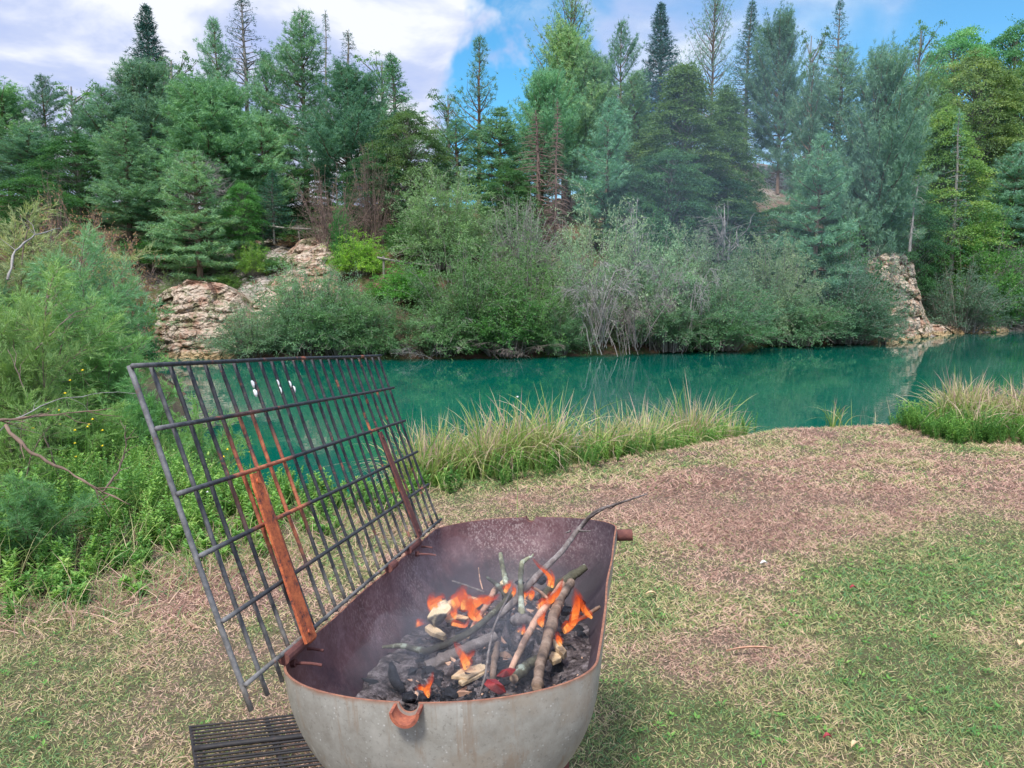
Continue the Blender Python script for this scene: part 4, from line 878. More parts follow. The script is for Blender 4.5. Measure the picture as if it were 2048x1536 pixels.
# grass blades among the weeds
b = MB(); X, Y = scatter(14000, (-7.5, .2), (3.2, 10), weed_zone); Z, _ = terrain(X, Y); n = len(X)
D = unit(np.stack([rs.normal(0, .4, n), rs.normal(0, .4, n), np.ones(n)], -1)); bd = np.stack([rs.normal(0, .3, n), rs.normal(0, .3, n), -rs.uniform(.1, .5, n)], -1)
b.blades(np.stack([X, Y, Z], -1), D, rs.uniform(.2, .7, n)*(1-.5*sstep(X, -2.9, -2.0)), .005, bd, np.where(rs.rand(n) < .35, rs.uniform(.4, .8, n), rs.uniform(.1, .4, n)))
tag(b.obj('tall_grass', M['sedge']), 'tall thin grass standing among the weeds of the left bank', 'grass', kind='stuff')
# rough edge between lawn and weeds
def edge_zone(X, Y):
    px, py = project(np.stack([X, Y, 0*X], -1)); f = np.interp(px, [-300, 0, 150, 300, 450, 600, 850, 1000], [1230, 1235, 1215, 1165, 1125, 1085, 1000, 960]); return np.exp(-((py-f-8)/38)**2)*(px < 860)
b = MB(); X, Y = scatter(42000, (-4.5, .1), (2.9, 7.5), edge_zone); Z, _ = terrain(X, Y); n = len(X); tl_ = rs.uniform(.2, 1.6, n); a = rs.uniform(0, 6.283, n)
D = unit(np.stack([np.cos(a)*tl_, np.sin(a)*tl_, np.ones(n)], -1)); bd = np.stack([rs.normal(0, .25, n), rs.normal(0, .25, n), -rs.uniform(.1, .6, n)], -1)
b.blades(np.stack([X, Y, Z], -1), D, rs.uniform(.06, .24, n), .0045, bd, np.where(rs.rand(n) < .5, rs.uniform(.05, .49, n), rs.uniform(.52, 1, n)))
tag(b.obj('rough_grass', M['lawn']), 'rough unmown grass fringing the weeds on the left', 'grass', kind='stuff')
# small yellow and pale flowers
def flowers(spots, D0, m, name, label, sz):
    b = MB()
    for x, y in spots:
        D_ = D0+rs.uniform(-.3, .3); c = at_y(x, y, D_); gz = ground_z(c[0], D_); b.tube([[c[0], c[1], min(gz, c[2]-.2)], c], [.002, .0015], 3, m=1, caps=False)
        th = np.arange(7)*2*math.pi/7; dd = np.stack([np.cos(th), np.sin(th)*.6, .5+.3*np.sin(th)], -1); b.leaves(np.tile(c, (7, 1)), dd, sz, sz*.6, side=np.tile([0, .2, 1.], (7, 1)))
    tag(b.obj(name, [M[m], M['weed']]), label, 'flowers', kind='stuff')
flowers([(165, 742), (140, 762), (130, 788), (95, 820), (118, 822), (150, 862), (178, 850), (205, 862), (152, 915), (205, 893), (150, 888), (228, 1022), (208, 1010), (66, 858), (175, 855), (455, 900), (447, 915), (475, 930), (500, 905), (60, 1030), (185, 840), (120, 850)], 5.4, 'yellow', 'yellow_flowers', 'scattered small yellow flowers among the weeds on the left', .017)
flowers([(197, 992), (120, 1030), (184, 983), (325, 1020), (415, 985), (840, 1060), (1035, 795)], 5.0, 'white', 'pale_flowers', 'few pale lilac flower heads among the weeds', .014)

# ------------------------------------------------------------------ lawn
def lawn_layer(n, y0, y1, Lr, wd, b, flat=1.0):
    Y = y0+(y1-y0)*rs.rand(n); X = rs.uniform(-1, 1, n)*(.80*Y+1.0); Z, d = terrain(X, Y)
    k = (d > .25) & ((weed_zone(X, Y) < .5) | (rs.rand(n) < .45)); X, Y, Z, d = X[k], Y[k], Z[k], d[k]; n = len(X)
    gn = greenness(X, Y); isg = rs.rand(n) < gn*.88+.05
    gc = np.where(isg, .52+.47*np.clip(gn*.45+rs.uniform(-.2, .65, n), 0, 1), np.clip(-.06+.55*gn+.16*fbm(X*1.1+30, Y*1.1)+rs.uniform(0, .3, n), 0, .49))
    tilt = np.where(isg, rs.uniform(.3, 1.6, n), rs.uniform(.5, 2.6, n))*flat; a = rs.uniform(0, 6.283, n)
    D = unit(np.stack([np.cos(a)*tilt, np.sin(a)*tilt, np.ones(n)], -1)); L = rs.uniform(*Lr, n)*np.where(isg, .9, 1.1)*(.6+.8*vnoise(X*3, Y*3))
    bd = np.stack([np.cos(a+rs.normal(0, .6, n))*.3, np.sin(a+rs.normal(0, .6, n))*.3, -rs.uniform(0, .35, n)*D[:, 2]], -1)
    b.blades(np.stack([X, Y, Z-.003], -1), D, L, wd, bd, gc, seg=2)
b = MB()
lawn_layer(190000, 1.5, 3.4, (.014, .038), .0034, b)
lawn_layer(200000, 3.4, 6.0, (.018, .042), .0048, b)
lawn_layer(160000, 6.0, 10.6, (.028, .06), .0075, b)
tag(b.obj('lawn_grass', M['lawn']), 'mown lawn of mixed dry straw and green grass in front of the lake', 'grass', kind='stuff')
# clover rosettes
b = MB(); X, Y = scatter(5200, (-6, 8), (1.7, 8), lambda x, y: np.clip(greenness(x, y)-.45, 0, 1)*1.6); Z, dd_ = terrain(X, Y); k = (dd_ > .5) & (weed_zone(X, Y) < .5); X, Y, Z = X[k], Y[k], Z[k]
for j in range(5):
    a = j*1.2566+rs.uniform(0, 1, len(X)); D = np.stack([np.cos(a), np.sin(a), rs.uniform(.15, .8, len(X))], -1)
    b.leaves(np.stack([X, Y, Z+.012], -1)+D*.006, D, rs.uniform(.010, .030, len(X)), .012, rs.uniform(.2, .9, len(X)), side=np.tile([0, 0, 1.], (len(X), 1)))
tag(b.obj('clover', M['weed']), 'low clover leaves in the greener patches of the lawn', 'clover', kind='stuff')

# sedge at the bank
def sedge(X, Y, name, label, kind='stuff', Lr=(.5, 1.05), dry=.44, w=.013):
    Z, d = terrain(X, Y); n = len(X); b = MB(); a = rs.uniform(0, 6.283, n); tl = rs.uniform(.05, .45, n)
    D = unit(np.stack([np.cos(a)*tl, np.sin(a)*tl, np.ones(n)], -1)); L = .86*rs.uniform(*Lr, n)*(.7+.6*vnoise(X*2.2, Y*2.2)); bend = rs.uniform(.02, 1.0, n)**1.7*1.25
    seg = 7; sd_ = unit(np.cross(D, rand_dirs(n))); P = np.stack([X, Y, Z], -1); hd = np.stack([np.cos(a), np.sin(a), 0*a], -1); rows = []; at = []
    dr = np.clip(rs.normal(dry, .28, n), 0, 1)
    for k in range(seg+1):
        t = k/seg; c = P+(D*t+hd*(bend*.75*t**2.2)[:, None]-np.array([0, 0, 1.])*(bend*.62*t**3.2)[:, None])*L[:, None]
        wk = w*(1-.85*t**2)/2
        rows += [c-sd_*wk, c+sd_*wk] if k < seg else [c]
        v = np.clip(.12+.42*dr+(.2+.55*dr)*t**1.3, 0, 1); at += [v, v] if k < seg else [v]
    st = 2*seg+1; base = np.arange(n)[:, None]*st
    fs = [base+np.array([[2*k, 2*k+1, 2*k+3, 2*k+2]]) for k in range(seg-1)]+[base+np.array([[2*seg-2, 2*seg-1, 2*seg]])]
    b.add(np.stack(rows, 1).reshape(-1, 3), fs, np.stack(at, 1).ravel())
    o = b.obj(name, M['sedge'], loc=(X.mean(), Y.mean(), Z.mean())); return tag(o, label, 'sedge', kind=kind)
def clumpy(n, xr, fn):
    cx = rs.uniform(*xr, n//55); X = np.repeat(cx, 55)+rs.normal(0, .09, n//55*55); yo = np.repeat(rs.rand(n//55), 55)
    lo, hi = fn(X); return X, lo+(hi-lo)*yo+rs.normal(0, .07, len(X))
edge_x = [-1.2, -.6, .56, 2.0, 2.6, 3.0]
X, Y = clumpy(7500, (-.95, 2.75), lambda x: (np.interp(x, edge_x, [6.0, 6.3, 7.1, 8.5, 9.0, 9.5]), np.interp(x, edge_x, [6.7, 7.1, 8.0, 9.3, 9.8, 9.9])))
sedge(X, Y, 'sedge_grass', 'long band of dry-tipped sedge along the water behind the barbecue')
X, Y = clumpy(3600, (5.0, 7.8), lambda x: (8.2+0*x, 9.3+0*x)); sedge(X, Y, 'sedge_grass', 'patch of pinkish-tipped sedge at the right edge of the lawn', dry=.55, Lr=(.55, .95))
X = rs.normal(3.98, .05, 34); Y = rs.normal(9.1, .05, 34); sedge(X, Y, 'sedge_tuft', 'small lone tuft of sedge at the lawn edge between the two sedge stands', kind=None, dry=.25, Lr=(.35, .6), w=.012)
X = rs.normal(4.45, .25, 12); Y = rs.normal(9.35, .1, 12); sedge(X, Y, 'dry_stalks', 'few thin dry stalks right of the lone sedge tuft', kind=None, dry=.9, Lr=(.3, .55), w=.008)
X, Y = scatter(900, (-.8, 2.9), (5.7, 9.2), lambda x, y: (np.abs(y-np.interp(x, edge_x, [6.0, 6.1, 6.95, 8.3, 8.8, 9.2])) < .3)*.9)
put_weeds(X, Y, 'undergrowth', 'low green weeds at the foot of the sedge band', lambda x, y: .42, .8)
X, Y = scatter(1300, (4.7, 8), (7.9, 9.4), lambda x, y: .75+0*x)
put_weeds(X, Y, 'undergrowth', 'green weeds under the right-hand sedge patch', lambda x, y: .5, .8)

# dry leaves on the lawn
def lawn_bit(x, y, L, wd, m, label, name='fallen_leaf', cat='leaf', ang=0.0):
    p = at_z(x, y, .03); p[2] += ground_z(p[0], p[1]); b = MB(); c, s_ = math.cos(ang), math.sin(ang); d = np.array([c, s_, 0]); e = np.array([-s_, c, 0])
    t = np.linspace(0, 1, 7); w = wd*np.sin(np.pi*np.clip(t, .04, .97))**.7/2; z = .012*np.sin(t*3.1)
    A_ = p+d*(t[:, None]-.5)*L+np.array([0, 0, 1.])*z[:, None]; Vv = np.concatenate([A_-e*w[:, None]+np.array([0, 0, .006]), A_, A_+e*w[:, None]+np.array([0, 0, .006])])
    q = np.array([[r_*7+k, r_*7+k+1, r_*7+k+8, r_*7+k+7] for r_ in range(2) for k in range(6)]); b.add(Vv, q); b.add(Vv-np.array([0, 0, .0012]), q[:, ::-1])
    tag(b.obj(name, M[m], loc=p), label, cat)
lawn_bit(1706, 1178, .035, .025, 'redleaf', 'small red leaf in the green patch of the lawn')
lawn_bit(1655, 1478, .03, .02, 'redleaf', 'tiny red leaf near the bottom of the lawn')
lawn_bit(1709, 1494, .04, .018, 'palewood', 'pale straw-coloured leaf near the bottom of the lawn', ang=.6)
lawn_bit(1528, 1126, .04, .03, 'white', 'small white scrap in the dry middle of the lawn', 'litter_scrap', 'scrap')
lawn_bit(1302, 1188, .06, .018, 'palewood', 'pale dry leaf just right of the barbecue', ang=.1)
lawn_bit(1500, 1300, .22, .012, 'stick_tan', 'thin tan stick lying across the dry lawn', 'lawn_stick', 'stick', .1)
lawn_bit(2040, 1290, .05, .025, 'palewood', 'yellow leaf at the right edge of the lawn', ang=.9)

# ------------------------------------------------------------------ the barbecue: a tank cut in half
VP = ray(1282, 698); e1 = unit(VP)                        # along the tank
h_ = unit(np.cross(e1, [0, 0, 1.0])); u_ = np.cross(h_, e1); rl = math.radians(4.0)
e3 = h_*math.cos(rl)+u_*math.sin(rl); e2 = np.cross(e3, e1)
O = CAM+1.25*(1282-485)/(1282-580.)*ray(580, 1310)        # left rim, where the near end begins to round
R0, LB, CAPD, TH = .291, .98, .18, .0045
bq = link('barbecue', None); bq.matrix_world = Matrix(((e3[0], e1[0], e2[0], O[0]), (e3[1], e1[1], e2[1], O[1]), (e3[2], e1[2], e2[2], O[2]), (0, 0, 0, 1)))
tag(bq, 'rusty half-tank barbecue with a raised grill grate on the lawn by the lake', 'barbecue')
RM = np.stack([e3, e1, e2], 1)
def toloc(p): return (np.asarray(p)-O)@RM
def toworld(p): return np.asarray(p)@RM.T+O
def loc_at(x, y, h):                                      # point of a sight line at local height h in the tank's frame
    return at_plane(x, y, O+e2*h, e2)

def shell(R, cap, L, sgn):
    th = np.linspace(.055 if True else 0, math.pi/2, 30); near = np.stack([-cap*np.cos(th), R*np.sin(th)], -1)
    body = np.stack([np.linspace(0, L, 26), np.full(26, R)], -1)[1:]; farc = np.stack([L+cap*np.cos(th[::-1]), R*np.sin(th[::-1])], -1)[1:]
    pr = np.concatenate([near, body, farc]); ph = np.linspace(0, math.pi, 49)
    y = pr[:, 0][:, None]+0*ph; r = pr[:, 1][:, None]
    x = R0-r*np.cos(ph); z = -r*np.sin(ph)
    dent = .004*np.array([[mnoise.noise(Vector((x[a, c]*4, y[a, c]*4, z[a, c]*4))) for c in range(49)] for a in range(len(pr))])
    x = x+dent*(x-R0)/R0*1.5; y = y+dent*.6
    return np.stack([x, y, z], -1)
So = shell(R0, CAPD, LB, 1); Si = shell(R0-TH, CAPD-TH, LB, -1)
np_, nph = So.shape[:2]; b = MB()
i = np.arange(np_-1)[:, None]*nph+np.arange(nph-1)[None]; qo = np.stack([i, i+1, i+1+nph, i+nph], -1).reshape(-1, 4)
b.add(So.reshape(-1, 3), qo, m=0); b.add(Si.reshape(-1, 3), qo[:, ::-1], m=1)
for c in (0, nph-1):                                      # rim
    a_ = np.concatenate([So[:, c], Si[:, c]])+np.array([0, 0, .0]); b.add(a_, np.array([[k, k+1, k+1+np_, k+np_] for k in range(np_-1)]), m=2)
for r_ in (0, np_-1):
    a_ = np.concatenate([So[r_], Si[r_]]); b.add(a_, np.array([[k, k+1, k+1+nph, k+nph] for k in range(nph-1)]), m=2)
b.obj('drum', [M['outer'], M['inner'], M['rimrust']], bq, smooth=True)
def half_pipe(name, c, ax, r, L, th=.005, full=False, m='rust', n=20):
    ax = unit(np.asarray(ax, float)); up = np.array([0, 0, 1.]); sd_ = np.cross(ax, up); A = np.linspace(0, 2*math.pi if full else math.pi, n)
    ring = lambda R, t: np.asarray(c)+ax*t+sd_*np.cos(A)[:, None]*R-up*np.sin(A)[:, None]*R
    Vv = np.concatenate([ring(r, 0), ring(r, L), ring(r-th, L), ring(r-th, 0)]); q = []
    for k in range(n-1):
        for s_ in range(4): q.append([s_*n+k, s_*n+k+1, ((s_+1) % 4)*n+k+1, ((s_+1) % 4)*n+k])
    b = MB(); b.add(Vv, np.array(q))
    if not full: b.add(Vv, np.array([[0, n, 2*n, 3*n], [n-1, 2*n-1, 3*n-1, 4*n-1]]))
    return b.obj(name, M[m], bq, smooth=False)
half_pipe('outlet', (R0, -CAPD+.004, -.001), (0, -1, -.12), .0245, .03, m='outletrust')
half_pipe('outlet', (R0, LB+CAPD-.004, -.001), (0, 1, 0), .022, .03, m='darkrust')
half_pipe('pipe_stub', (2*R0-.004, 1.03, -.034), (1, 0, 0), .018, .05, full=True, m='darkrust', n=20)
for sx_, sy_ in ((.06, .22), (.52, .22), (.06, .88), (.52, .88)):           # welded legs down to the lawn
    top = np.array([R0+(sx_-R0)*.5, sy_, -.23]); wt = toworld(top); wb = np.array([wt[0]+(sx_-R0)*.1, wt[1], ground_z(wt[0], wt[1])-.03])
    b = MB(); b.tube([top, toloc(wb)], [.017, .017], 8); b.obj('leg', M['darkrust'], bq)

# the raised grate: plane through the four corners measured in the picture
BL = CAM+1.25*ray(485, 1370)
def perp(x, y, P0): r = ray(x, y); return CAM+r*(((P0-CAM)@e1)/(r@e1))
TL = perp(260, 735, BL); BR = BL+e1*1.2274; g2 = unit(TL-BL); GW = np.linalg.norm(TL-BL); GL = 1.2274; g3 = unit(np.cross(e1, g2))
GM = np.stack([e1, g2, g3], 1)
def gloc(x, y): return (at_plane(x, y, BL, g3)-BL)@GM
grate = MB()
ge = None
def wobble(a, b_, n=14, s_=.0016):
    t = np.linspace(0, 1, n)[:, None]; w = sum(rs.normal(0, s_, 3)*np.sin(math.pi*k*t)/k for k in (1, 2, 3)); return a*(1-t)+b_*t+w
rows = [((260, 735), (757, 713)), ((308, 860), (783, 777)), ((350, 990), (805, 843)), ((395, 1113), (830, 905)), ((440, 1243), (852, 970)), ((485, 1370), (877, 1040))]
rz = []
for k, (p, q) in enumerate(rows):
    a = gloc(*p); b_ = gloc(*q); a[2] = b_[2] = .0088; a[0] -= .005; rz.append((a, b_)); grate.tube(wobble(a, b_, 20, .0012), .0044, 8)
Rg = Matrix(((GM[0, 0], GM[0, 1], GM[0, 2], 0), (GM[1, 0], GM[1, 1], GM[1, 2], 0), (GM[2, 0], GM[2, 1], GM[2, 2], 0), (0, 0, 0, 1)))
go = grate.obj('grill_grate', M['grate'], smooth=True); go.parent = bq
mw = Matrix.Translation(Vector(BL)) @ Rg; go.matrix_parent_inverse = bq.matrix_world.inverted(); go.matrix_basis = mw
topx = [260, 302, 340, 376, 410, 439, 468, 495, 520, 543, 565, 586, 606, 624, 641, 657, 673, 689, 703, 717, 731, 744, 757]
for k, x in enumerate(topx):
    y = 735+(713-735)*(x-260)/497; a = gloc(x, y); t = k/22; a[1] += .003
    bl = rz[5][0][0]+(rz[5][1][0]-rz[5][0][0])*t; ext = .045 if k < 3 else .010
    bl = a[0]*1.006
    c = np.array([bl, rz[5][0][1]*(1-t)+rz[5][1][1]*t-ext, 0]); a[2] = 0; c[2] = 0
    b = MB(); pts = wobble(a, c, 16, .0016)
    b.tube(pts, .0041 if k else .0048, 8); b.obj('bar', M['grate'], go, smooth=True)
def strap(p, q, w0, w1, m, zoff=.018):
    a = gloc(*p); c = gloc(*q); a[2] = c[2] = zoff; d = unit(c-a); s_ = np.array([-d[1], d[0], 0]); n = 14; t = np.linspace(0, 1, n)[:, None]
    w = (w0+(w1-w0)*t)/2+rs.normal(0, .0005, (n, 1)); w[0] *= .7; P = a*(1-t)+c*t; z = np.array([0, 0, .0028]); Vv = np.concatenate([P-s_*w-z, P+s_*w-z, P+s_*w+z, P-s_*w+z])
    q_ = [[r_*n+k, r_*n+k+1, ((r_+1) % 4)*n+k+1, ((r_+1) % 4)*n+k] for r_ in range(4) for k in range(n-1)]+[[0, n, 2*n, 3*n], [n-1, 4*n-1, 3*n-1, 2*n-1]]
    b = MB(); b.add(Vv, np.array(q_))
    for tt in (.05, .95): c0 = a*(1-tt)+c*tt; b.tube([c0, c0+np.array([0, 0, .006])], [.005, .005], 8)
    return b.obj('hinge_strap', M[m], go)
o = strap((484, 955), (598, 1288), .031, .042, 'rust', .026); o['label'] = 'wide orange rusty hinge strap'
o = strap((744, 870), (824, 1078), .024, .032, 'darkrust', .026); o['label'] = 'narrow dark red hinge strap'
for p, r_ in (((505, 768), .006), ((510, 786), .007), ((580, 768), .004), ((588, 778), .0045), ((556, 766), .0035), ((561, 780), .003)):
    c = gloc(*p); b = MB(); b.tube([c+np.array([0, .008, .0])+.004*0, c+np.array([.0008, .003, .001]), c+np.array([0, -.003, .001]), c+np.array([0, -.009, 0])], [r_*.3, r_*.62, r_*.55, r_*.25], 8); o = b.obj('white_splash', M['white'], go, smooth=True)
# hinge knuckles and bolts on the left rim
def knuckle(p, L, r, m='darkrust'):
    c = toloc(loc_at(*p, .012)); b = MB(); b.tube([c-np.array([0, L/2, 0]), c+np.array([0, L/2, 0])], [r, r], 12); b.obj('hinge', M[m], bq)
knuckle((588, 1300), .085, .012); knuckle((612, 1280), .05, .011, 'rust'); knuckle((826, 1092), .10, .012); knuckle((783, 1132), .05, .011)
for p in ((592, 1297), (586, 1326), (828, 1093), (834, 1108)):
    c = toloc(loc_at(*p, -.012)); b = MB(); b.tube([c, c+np.array([.035, .004, -.002]), c+np.array([.055, .006, -.006])], [.0035, .003, .003], 8); b.tube([c-np.array([.004, 0, 0]), c+np.array([.006, 0, 0])], [.008, .008], 6); b.obj('bolt', M['darkrust'], bq)

# second grate lying on the grass
gA = at_z(382, 1462, .05); gB = at_z(604, 1436, .05); d1 = unit(gB-gA); d1[2] = 0; d1 = unit(d1); d2 = at_z(393, 1536, .05)-gA; d2[2] = 0; d2 = unit(d2); LG, WG = .52, .62
e = link('grill_grate', None, loc=gA-np.array([0, 0, .012])); tag(e, 'black close-barred grill grate lying on the grass beside the barbecue', 'grill grate')
gx0 = e.location
for k in range(28):
    a = d2*(.005+k*WG/28); thick = .0040 if k != 7 else .009
    b = MB(); pts = wobble(np.append(a[:2], .03)+0*d1, np.append(a[:2], .03)+d1*LG, 10, .0012); b.tube(pts+np.array([0, 0, .004 if k == 7 else 0]), thick, 6); b.obj('bar', M['blackgrate'], e, smooth=True)
for s_ in (0.0, LG/2, LG):
    b = MB(); c = d1*s_+d2*WG/2+np.array([0, 0, .018]); b.box(c, (.006, WG/2+.01, .010), np.stack([d1, d2, [0, 0, 1.]], 1)); b.obj('frame_bar', M['blackgrate'], e)

# ------------------------------------------------------------------ ash, sticks, chips, charcoal
b = MB(); nu, nv = 90, 60; U_, V_ = np.meshgrid(np.linspace(-1, 1, nv), np.linspace(0, 1, nu))
yy = -.15+V_*(LB+.25); tcap = np.clip((0-yy)/CAPD, 0, 1)+np.clip((yy-LB)/CAPD, 0, 1); rr = (R0-.006)*np.sqrt(np.clip(1-tcap**2, 0, 1))
hb = -.235+.05*fbm(yy*9, U_*3)+.05*np.exp(-((yy-.38)/.3)**2)-.05*sstep(yy, .6, 1.1)+.010*sstep(np.abs(U_), .5, 1); hb = np.clip(hb, -rr*.985, 0)
xx = R0+U_*np.sqrt(np.maximum(rr**2-hb**2, 0)); hb = hb+.022*(fbm(xx*38, yy*38, 3)-.5)*(1-np.abs(U_)**6)
i = np.arange(nu-1)[:, None]*nv+np.arange(nv-1)[None]; P = toworld(np.stack([xx, yy, hb], -1).reshape(-1, 3))
b.add(P, np.stack([i, i+1, i+1+nv, i+nv], -1).reshape(-1, 4)); tag(b.obj('ash_bed', M['ash'], loc=P.mean(0)), 'grey ash and crumbled charcoal on the floor of the barbecue', 'ash', kind='stuff')
n = 5200; cy = rs.uniform(-.12, LB+.08, n); tc2 = np.clip((0-cy)/CAPD, 0, 1)+np.clip((cy-LB)/CAPD, 0, 1); r2 = (R0-.01)*np.sqrt(np.clip(1-tc2**2, 0, 1))
U2 = np.clip(rs.normal(0, .5, n), -.98, .98); h2 = -.235+.05*fbm(cy*9, U2*3)+.05*np.exp(-((cy-.38)/.3)**2)-.05*sstep(cy, .6, 1.1); h2 = np.clip(h2, -r2*.98, 0)
cx = R0+U2*np.sqrt(np.maximum(r2**2-h2**2, 0)); h2 = h2+.022*(fbm(cx*38, cy*38, 3)-.5)*(1-np.abs(U2)**6)+.002; P = toworld(np.stack([cx, cy, h2], -1)); ct = MB(); kind_ = rs.rand(n); sz = rs.gamma(2.0, .0020, n)+.0015
Dd = rand_dirs(n); Dd[:, 2] *= .5; Dd = unit(Dd); S2 = unit(np.cross(Dd, rand_dirs(n))); N2 = np.cross(Dd, S2); sz = sz[:, None]; Lr2 = (1+2.5*rs.rand(n, 1)**3)
for k_, mi in ((kind_ < .42, 0), ((kind_ >= .42) & (kind_ < .95), 1), (kind_ >= .95, 2)):
    p_, d_, s_2, n_2, z_ = P[k_], Dd[k_]*Lr2[k_], S2[k_], N2[k_], sz[k_]; m_ = len(p_)
    Vv = np.stack([p_+d_*z_, p_-d_*z_, p_+s_2*z_, p_-s_2*z_, p_+n_2*z_*.7, p_-n_2*z_*.7], 1).reshape(-1, 3)
    ct.add(Vv, (np.arange(m_)[:, None, None]*6+np.array([[0, 2, 4], [2, 1, 4], [1, 3, 4], [3, 0, 4], [2, 0, 5], [1, 2, 5], [3, 1, 5], [0, 3, 5]])).reshape(-1, 3), m=mi)
tag(ct.obj('charcoal_crumbs', [M['char'], M['ash'], M['stick_tan']], loc=P.mean(0)), 'scattered crumbs of charcoal and ash on the barbecue floor', 'charcoal crumbs', kind='stuff')
def bed(x, y):
    tc_ = max(0, -y)/CAPD+max(0, y-LB)/CAPD; return -.235+.05*float(fbm(np.array([y*9.]), np.array([(x-R0)/.2*3]))[0])+.05*math.exp(-((y-.38)/.3)**2)-.05*float(sstep(np.array(y), .6, 1.1))

def stick(pts, hs, pr, mt, label, name='stick', cat='stick', group='sticks in the fire', knobs=3, twigs=(), endm=None, sides=10):
    """pts picture points, hs local heights, pr radius in picture px at each point"""
    P = np.array([loc_at(x, y, h) for (x, y), h in zip(pts, hs)]); dep = (P-CAM)@FWD; R_ = .86*np.broadcast_to(np.asarray(pr, float), (len(P),))*dep/F
    n_ = max(8, len(P)*6); s0 = np.linspace(0, 1, len(P)); s1 = np.linspace(0, 1, n_)
    Q_ = np.stack([np.interp(s1, s0, P[:, j]) for j in range(3)], -1)
    for _ in range(3): Q_[1:-1] = (Q_[:-2]+2*Q_[1:-1]+Q_[2:])/4
    rr = np.interp(s1, s0, R_); Q_ += rs.normal(0, .06, (n_, 3))*rr[:, None]; rr = rr*(1+.018*rs.normal(size=n_))
    for _ in range(knobs): rr[rs.randint(1, n_-1)] *= 1.14
    b = MB(); b.tube(Q_, rr, sides, m=0, caps=False)
    for c, f in ((Q_[0], 1), (Q_[-1], -1)): pass
    b.tube([Q_[0], Q_[0]+(Q_[0]-Q_[1])*.02], [rr[0]*.96, rr[0]*.9], sides, m=1); b.tube([Q_[-1], Q_[-1]+(Q_[-1]-Q_[-2])*.02], [rr[-1]*.96, rr[-1]*.9], sides, m=1)
    for (x0, y0, h0), (x1, y1, h1), w in twigs:
        a, c = loc_at(x0, y0, h0), loc_at(x1, y1, h1); b.tube(wobble(a, c, 5, .002), np.linspace(w, w*.45, 5)*1.2/F*1.5, 6)
    o = b.obj(name, [M[mt], M[endm or mt]], loc=Q_[0], smooth=True); return tag(o, label, cat, group)
stick([(1294, 988), (1240, 1006), (1190, 1022), (1160, 1055), (1120, 1108), (1075, 1150), (1030, 1203), (975, 1250)], [.17, .14, .11, .05, .0, -.04, -.09, -.13], [1.8, 2.6, 4, 5.5, 6.5, 7.5, 8.5, 9.5], 'stick_grey', 'long grey branch leaning out over the far rim of the barbecue',
      twigs=[((1156, 1060, .045), (1181, 1062, .06), 3.5), ((1165, 1046, .06), (1208, 1018, .13), 4), ((1140, 1062, .03), (1132, 1066, .03), 3), ((1235, 1008, .14), (1216, 1016, .12), 2)])
stick([(852, 1334), (900, 1312), (945, 1292), (990, 1272)], [-.16, -.15, -.14, -.13], [13, 14, 13, 12], 'stick_grey', 'thick purplish grey branch lying under the mossy curved stick', knobs=2)
stick([(765, 1294), (805, 1291), (850, 1304), (890, 1290), (945, 1262), (985, 1228), (1022, 1190)], [-.13, -.13, -.135, -.125, -.11, -.10, -.09], [3.5, 6.5, 8, 8.5, 8, 7, 6], 'stick_moss', 'curved dark stick with pale lichen at the left of the fire')
stick([(1020, 1342), (1045, 1290), (1072, 1240), (1092, 1212), (1125, 1168)], [-.13, -.11, -.09, -.08, -.06], [7, 8, 8.5, 9, 8], 'stick_tan', 'smooth peeled tan stick in the middle right of the fire', knobs=1, endm='palewood')
stick([(1074, 1377), (1080, 1330), (1096, 1275), (1110, 1225), (1122, 1195), (1142, 1165)], [-.10, -.10, -.09, -.08, -.075, -.07], [12, 12, 13, 12.5, 11, 10], 'stick_brown', 'thickest brown branch, propped against the near rim', endm='endgrain', knobs=5)
stick([(1085, 1192), (1120, 1168), (1150, 1148), (1172, 1134)], [-.10, -.08, -.06, -.045], [10, 11, 10.5, 8], 'stick_moss', 'short thick mossy stick pointing at the right wall', endm='endgrain')
stick([(1044, 1232), (1042, 1190), (1041, 1150), (1043, 1125), (1060, 1114)], [-.10, -.07, -.04, -.02, -.01], [8, 6.5, 6, 6, 3.5], 'stick_lichen', 'upright lichen-spotted stick with a crooked top', twigs=[((1052, 1118, -.015), (1066, 1108, 0), 4)])
stick([(1014, 1178), (1009, 1150), (1004, 1128), (1001, 1108)], [-.10, -.08, -.06, -.045], [6.5, 6, 5.5, 5], 'stick_lichen', 'short upright lichen-covered stick left of the crooked one')
stick([(974, 1155), (995, 1170), (1012, 1192)], [-.10, -.10, -.11], [3.5, 5, 6], 'stick_moss', 'short dark twig behind the upright sticks')
stick([(1028, 1358), (1050, 1335), (1075, 1318), (1094, 1312)], [-.13, -.13, -.12, -.12], [12, 13, 11, 8], 'stick_moss', 'stubby mossy log with a dark cut end near the red leaves', endm='endgrain', name='stick')
stick([(985, 1358), (989, 1320), (995, 1288)], [-.15, -.14, -.13], [7, 8, 7], 'stick_brown', 'short brown splinter standing in the embers')
stick([(992, 1178), (975, 1208), (952, 1242), (935, 1275)], [-.13, -.125, -.13, -.14], [7, 7, 6, 4], 'stick_tan', 'peeled tan stick behind the left flames', endm='palewood')
stick([(1024, 1180), (1002, 1220), (985, 1262), (976, 1310), (971, 1352), (958, 1392)], [-.06, -.07, -.07, -.08, -.09, -.10], [1.8, 2.4, 2.8, 3, 3, 2.5], 'stick_grey', 'thin bent grey twig hanging in front of the fire', name='twig')
stick([(1132, 1262), (1158, 1240), (1180, 1226), (1200, 1213)], [-.13, -.11, -.10, -.08], [3, 4.5, 5, 3.5], 'stick_brown', 'reddish twig touching the right wall', name='twig')
